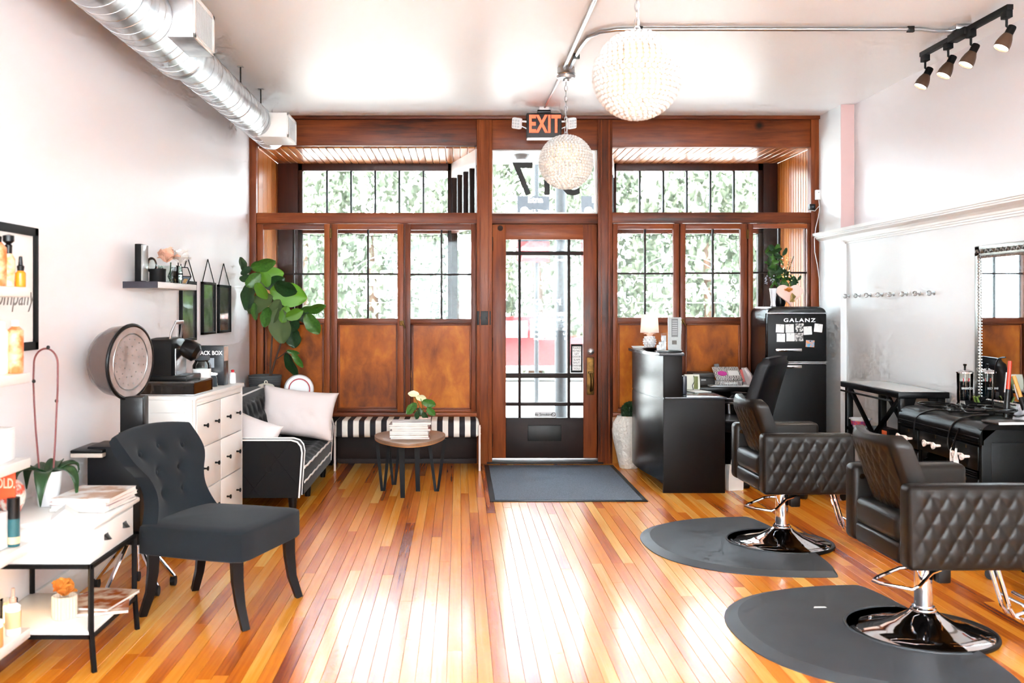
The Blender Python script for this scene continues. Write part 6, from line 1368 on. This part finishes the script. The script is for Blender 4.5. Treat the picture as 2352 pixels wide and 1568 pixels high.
drawer(5.985, 6.215, .30, .485, (.5,)); drawer(5.985, 6.215, .10, .285, (.5,)); drawer(5.29, 5.535, .28, .44, (.5,)); drawer(5.29, 5.535, .08, .265, (.5,))
for k in range(3): MB().tube([(xf+.001, 5.29, .475-.011*k), (xf+.001, 5.535, .475-.011*k)], .0035, n=6).build('reeding', VB, vn)
for y in (5.97, 5.54): MB().box(xf+.01, xb, y-.01, y+.01, .06, zt-.1).build('pedestal_side', VB, vn)
for y in (5.58, 5.94): MB().loft([[(xf+.012, y, .50), (xf+.012, y+(.07 if y < 5.7 else -.07), .50), (xf+.012, y+(.05 if y < 5.7 else -.05), .47), (xf+.012, y+(.02 if y < 5.7 else -.02), .455), (xf+.012, y, .40)], [(xf+.022, y, .50), (xf+.022, y+(.07 if y < 5.7 else -.07), .50), (xf+.022, y+(.05 if y < 5.7 else -.05), .47), (xf+.022, y+(.02 if y < 5.7 else -.02), .455), (xf+.022, y, .40)]]).build('kneehole_bracket', VB, vn, smooth=False)
for x in (xf+.03, xb-.03):
    for y in (ya+.03, yb-.03): MB().box(x-.018, x+.018, y-.018, y+.018, 0, .06).build('foot', VB, vn)
o = thing('white_rag', 'crumpled white tissue hanging on a vanity knob', 'tissue', (xf-.022, 5.46, .515)); 
MB().grid(lambda u, v: Vector((-.014+.012*math.sin(9*u+4*v), (u-.5)*.08*(.35+.65*v), -.07+.13*v+.012*math.sin(7*u))), 12, 12).build('tissue_sheet', MAT['paper'], o); o.children[0].modifiers.new('thick', 'SOLIDIFY').thickness = .002
VZ = zt+.0005
bj = thing('disinfectant_jar', 'glass disinfectant jar with chrome lid, dark blue fluid and pink combs', 'jar', (3.072, 6.05, VZ))
MB().lathe([(.001, 0), (.046, 0), (.048, .01), (.046, .03), (.042, .04), (.044, .05), (.046, .215), (.044, .215), (.041, .05), (.001, .045)], n=28).build('jar', MAT['clear_glass'], bj); MB().lathe([(.001, .048), (.040, .05), (.0425, .165), (.001, .165)], n=24).build('fluid', MAT['blue_liquid'], bj)
MB().lathe([(.05, .215), (.05, .222), (.03, .235), (.01, .242), (.001, .243)], n=28).build('jar_lid', MAT['chrome'], bj); MB().lathe([(.006, .243), (.006, .256), (.010, .262), (.010, .27), (.001, .271)], n=14).build('lid_knob', MAT['black_plastic'], bj)
for a_, b2 in (((-.015, -.01), (.0, .0)), ((.02, -.012), (.005, .004))): MB().tube([(b2[0], b2[1], .055), (a_[0], a_[1], .185)], .006, n=6, flat=.5).build('comb', C((232, 70, 90)), bj)
MB().cyl((0, 0, .06), (0, 0, .22), .002, n=6).build('lift_rod', MAT['steel'], bj); text('lettering', 'BARBICIDE', .018, MAT['print_white'], bj, (-.008, -.0475, .125), rot=(PI/2, 0, -.1), sx=.8)
# leaning silver mirror
mr = thing('silver_mirror', 'tall mirror in an ornate silver frame leaning on the right wall', 'mirror', (3.158, 5.60, VZ))
W2, HM = .46, .985
SF = MAT['silver_frame']
for q in ((-W2, W2, HM-.065, HM), (-W2, W2, 0, .06), (-W2, -W2+.06, 0, HM), (W2-.06, W2, 0, HM)):
    MB().box(-.024, 0, *q, .006).build('frame_bar', SF, mr)
for q in ((-W2+.05, W2-.05, HM-.07), (-W2+.05, W2-.05, .065)):
    b = MB()
    for k in range(44): b.ball((-.026, q[0]+(q[1]-q[0])*k/43, q[2]), .0075, 6, 5)
    o = b.build('bead_moulding', MAT['steel'], mr); o['kind'] = 'stuff'
for y in (-W2+.055, W2-.055, ):
    b = MB()
    for k in range(48): b.ball((-.026, y, .06+(HM-.12)*k/47), .0075, 6, 5)
    o = b.build('bead_moulding', MAT['steel'], mr); o['kind'] = 'stuff'
for k in range(16):
    y = -W2+.04+(2*W2-.08)*k/15; MB().tube([(-.026, y-.02, HM-.045), (-.030, y-.005, HM-.03), (-.030, y+.006, HM-.042), (-.026, y+.022, HM-.025)], [.003, .009, .008, .003], n=6).build('carved_leaf', SF, mr)
MB().box(-.018, -.010, -W2+.055, W2-.055, .055, HM-.06).build('mirror_glass', MAT['mirror'], mr, smooth=False)
# tools and cords on the vanity
def cord(label, pts, r=.0045, m='black_plastic', plug=True):
    t = thing('power_cord', label, 'cord', (0, 0, 0), group='tangled cords on the vanity'); P = []
    for i in range(len(pts)-1):
        p0, p1, p2, p3 = (Vector(pts[max(0, min(len(pts)-1, i+k))]) for k in (-1, 0, 1, 2))
        for k in range(6):
            u = k/6; P.append(.5*((2*p1)+(-p0+p2)*u+(2*p0-5*p1+4*p2-p3)*u*u+(-p0+3*p1-3*p2+p3)*u**3))
    P.append(Vector(pts[-1])); MB().tube(P, r, n=6).build('cable', MAT[m], t)
    if plug:
        d_ = (P[-1]-P[-3]).normalized(); MB().cyl(tuple(P[-1]), tuple(P[-1]+d_*.035), .011, .008, n=8).build('plug', MAT['black_plastic'], t)
rc = random.Random(17); zc_ = VZ+.006
LBC = ['black cord coiled at the far side of the cord tangle', 'black cord looping through the middle of the tangle', 'black cord at the near end of the tangle', 'black cord draped over the rounded vanity edge', 'black cord rising from the tangle towards the mirror']
for k in range(3):
    cx_, cy_ = 2.93+.03*k, 5.78-.13*k; pts = []
    for i in range(22):
        a_ = i*.75+k; pts.append((cx_+(.075+.03*math.sin(i*1.3))*math.cos(a_)+rc.uniform(-.015, .015), cy_+(.17+.05*math.cos(i*.9))*math.sin(a_)+rc.uniform(-.02, .02), zc_+.006*(i % 5)+.012*k+rc.uniform(0, .012)))
    cord(LBC[k], pts)
cord(LBC[3], [(2.95, 5.6, zc_+.03), (2.85, 5.7, zc_+.012), (2.80, 5.85, zc_+.006), (2.765, 5.98, zt-.03), (2.742, 6.0, zt-.09), (2.738, 5.99, .56)], plug=False)
cord(LBC[4], [(2.98, 5.5, zc_+.04), (3.0, 5.6, .80), (3.02, 5.62, .95), (3.0, 5.55, 1.06), (3.0, 5.47, 1.08)], plug=False)
cord('black cord hanging in a loop over the vanity front', [(2.9, 5.45, zc_+.02), (2.83, 5.5, zc_+.01), (2.76, 5.56, zt-.03), (2.738, 5.58, .62), (2.738, 5.56, .56), (2.738, 5.52, .60), (2.75, 5.48, zt-.05)], plug=False)
o = thing('cord_coil', 'flat coil of black cord near the far vanity edge', 'cord', (2.92, 6.05, VZ+.006))
MB().tube([((.05+.0016*i)*math.cos(i*.4), (.085+.0022*i)*math.sin(i*.4), .0005*i) for i in range(48)], .005, n=6).build('cable', MAT['black_plastic'], o)
def iron(label, p0, p1, c_):
    t = thing('curling_iron', label, 'curling iron', p0); d_ = Vector(p1)-Vector(p0)
    MB().cyl((0, 0, 0), tuple(d_*.5), .016, .014, n=12).build('handle', MAT['black_plastic'], t); MB().cyl(tuple(d_*.5), tuple(d_), .011, .010, n=12).build('barrel', C(c_, .25), t); MB().tube([tuple(d_*.45+Vector((-.018, 0, 0))), tuple(d_*.8+Vector((-.016, 0, 0)))], .004, n=6).build('clamp', MAT['steel'], t)
iron('black and red curling iron standing up by the mirror', (2.98, 5.43, VZ+.012), (3.02, 5.46, 1.06), (206, 60, 30)); iron('black and gold curling iron standing beside the red one', (3.06, 5.36, VZ+.012), (3.03, 5.44, .98), (200, 150, 80))
o = thing('tool_basket', 'black basket of clips and brushes behind the cords', 'basket', (3.06, 5.86, VZ)); MB().loft([[(x*s_, y*s_, z) for x, y in ((-.05, -.07), (.05, -.07), (.05, .07), (-.05, .07))] for s_, z in ((.85, 0), (1, .06), (.94, .06), (.8, .006))]).build('basket_wall', MAT['black_plastic'], o, smooth=False)
for k in range(9): MB().tube([(rc.uniform(-.03, .03), rc.uniform(-.05, .05), .02), (rc.uniform(-.04, .04), rc.uniform(-.06, .06), .09)], .007, n=6).build('clip', C((110, 130, 60)) if k % 4 == 0 else MAT['black_matte'], o)
o = thing('white_tray', 'white marbled tray leaning by the mirror at the right edge', 'tray', (3.04, 5.33, VZ), .2); MB().box(-.012, .0, -.13, .10, 0, .09, .01, M=rotM((0, 0, 0), (0, .35, 0))).build('tray_plate', mat('marble', (236, 236, 238), .3, noise=(12, (170, 172, 180), .06)), o)
o = thing('vanity_book', 'thin dark tray with pale edge at the near end of the vanity', 'tray', (2.90, 5.30, VZ), .1); MB().box(-.09, .16, -.09, .06, 0, .010, .002).build('tray_plate', C((60, 52, 48)), o); MB().box(-.092, .162, -.093, -.089, .0, .013).build('pale_edge', C((222, 220, 216)), o)
# ------------------------------------------------------------------ small devices on the right post
o = thing('white_sensor', 'small white sensor box on the right post of the shop front', 'sensor', (FX(1874), 8.60, FZ(449))); MB().box(-.024, .024, -.006, .03, -.043, .043, .006).build('sensor_case', MAT['white_plastic'], o); MB().cyl((0, -.008, .02), (0, -.006, .02), .004, n=8).build('sensor_led', C((120, 120, 120)), o)
o = thing('mini_camera', 'small black cube camera under the white sensor box', 'camera', (FX(1860), 8.60, FZ(477))); MB().box(-.026, .026, -.008, .04, -.026, .026, .006).build('camera_case', MAT['black_plastic'], o); MB().cyl((0, -.014, 0), (0, -.008, 0), .01, n=14).build('camera_lens', C((60, 64, 70), .1), o)
o = thing('sensor_cable', 'thin white cable hanging down the right post', 'cable', (0, 0, 0)); MB().tube([(FX(p), 8.605, FZ(q)) for p, q in ((1875, 460), (1877, 480), (1874, 500), (1868, 525), (1865, 550), (1866, 580), (1872, 610), (1876, 640), (1877, 700))], .0035, n=6).build('cable', MAT['white_plastic'], o)
MB().tube([(FX(p), 8.60, FZ(q)) for p, q in ((1852, 484), (1866, 486), (1876, 474))], .003, n=6).build('cable', MAT['white_plastic'], o)
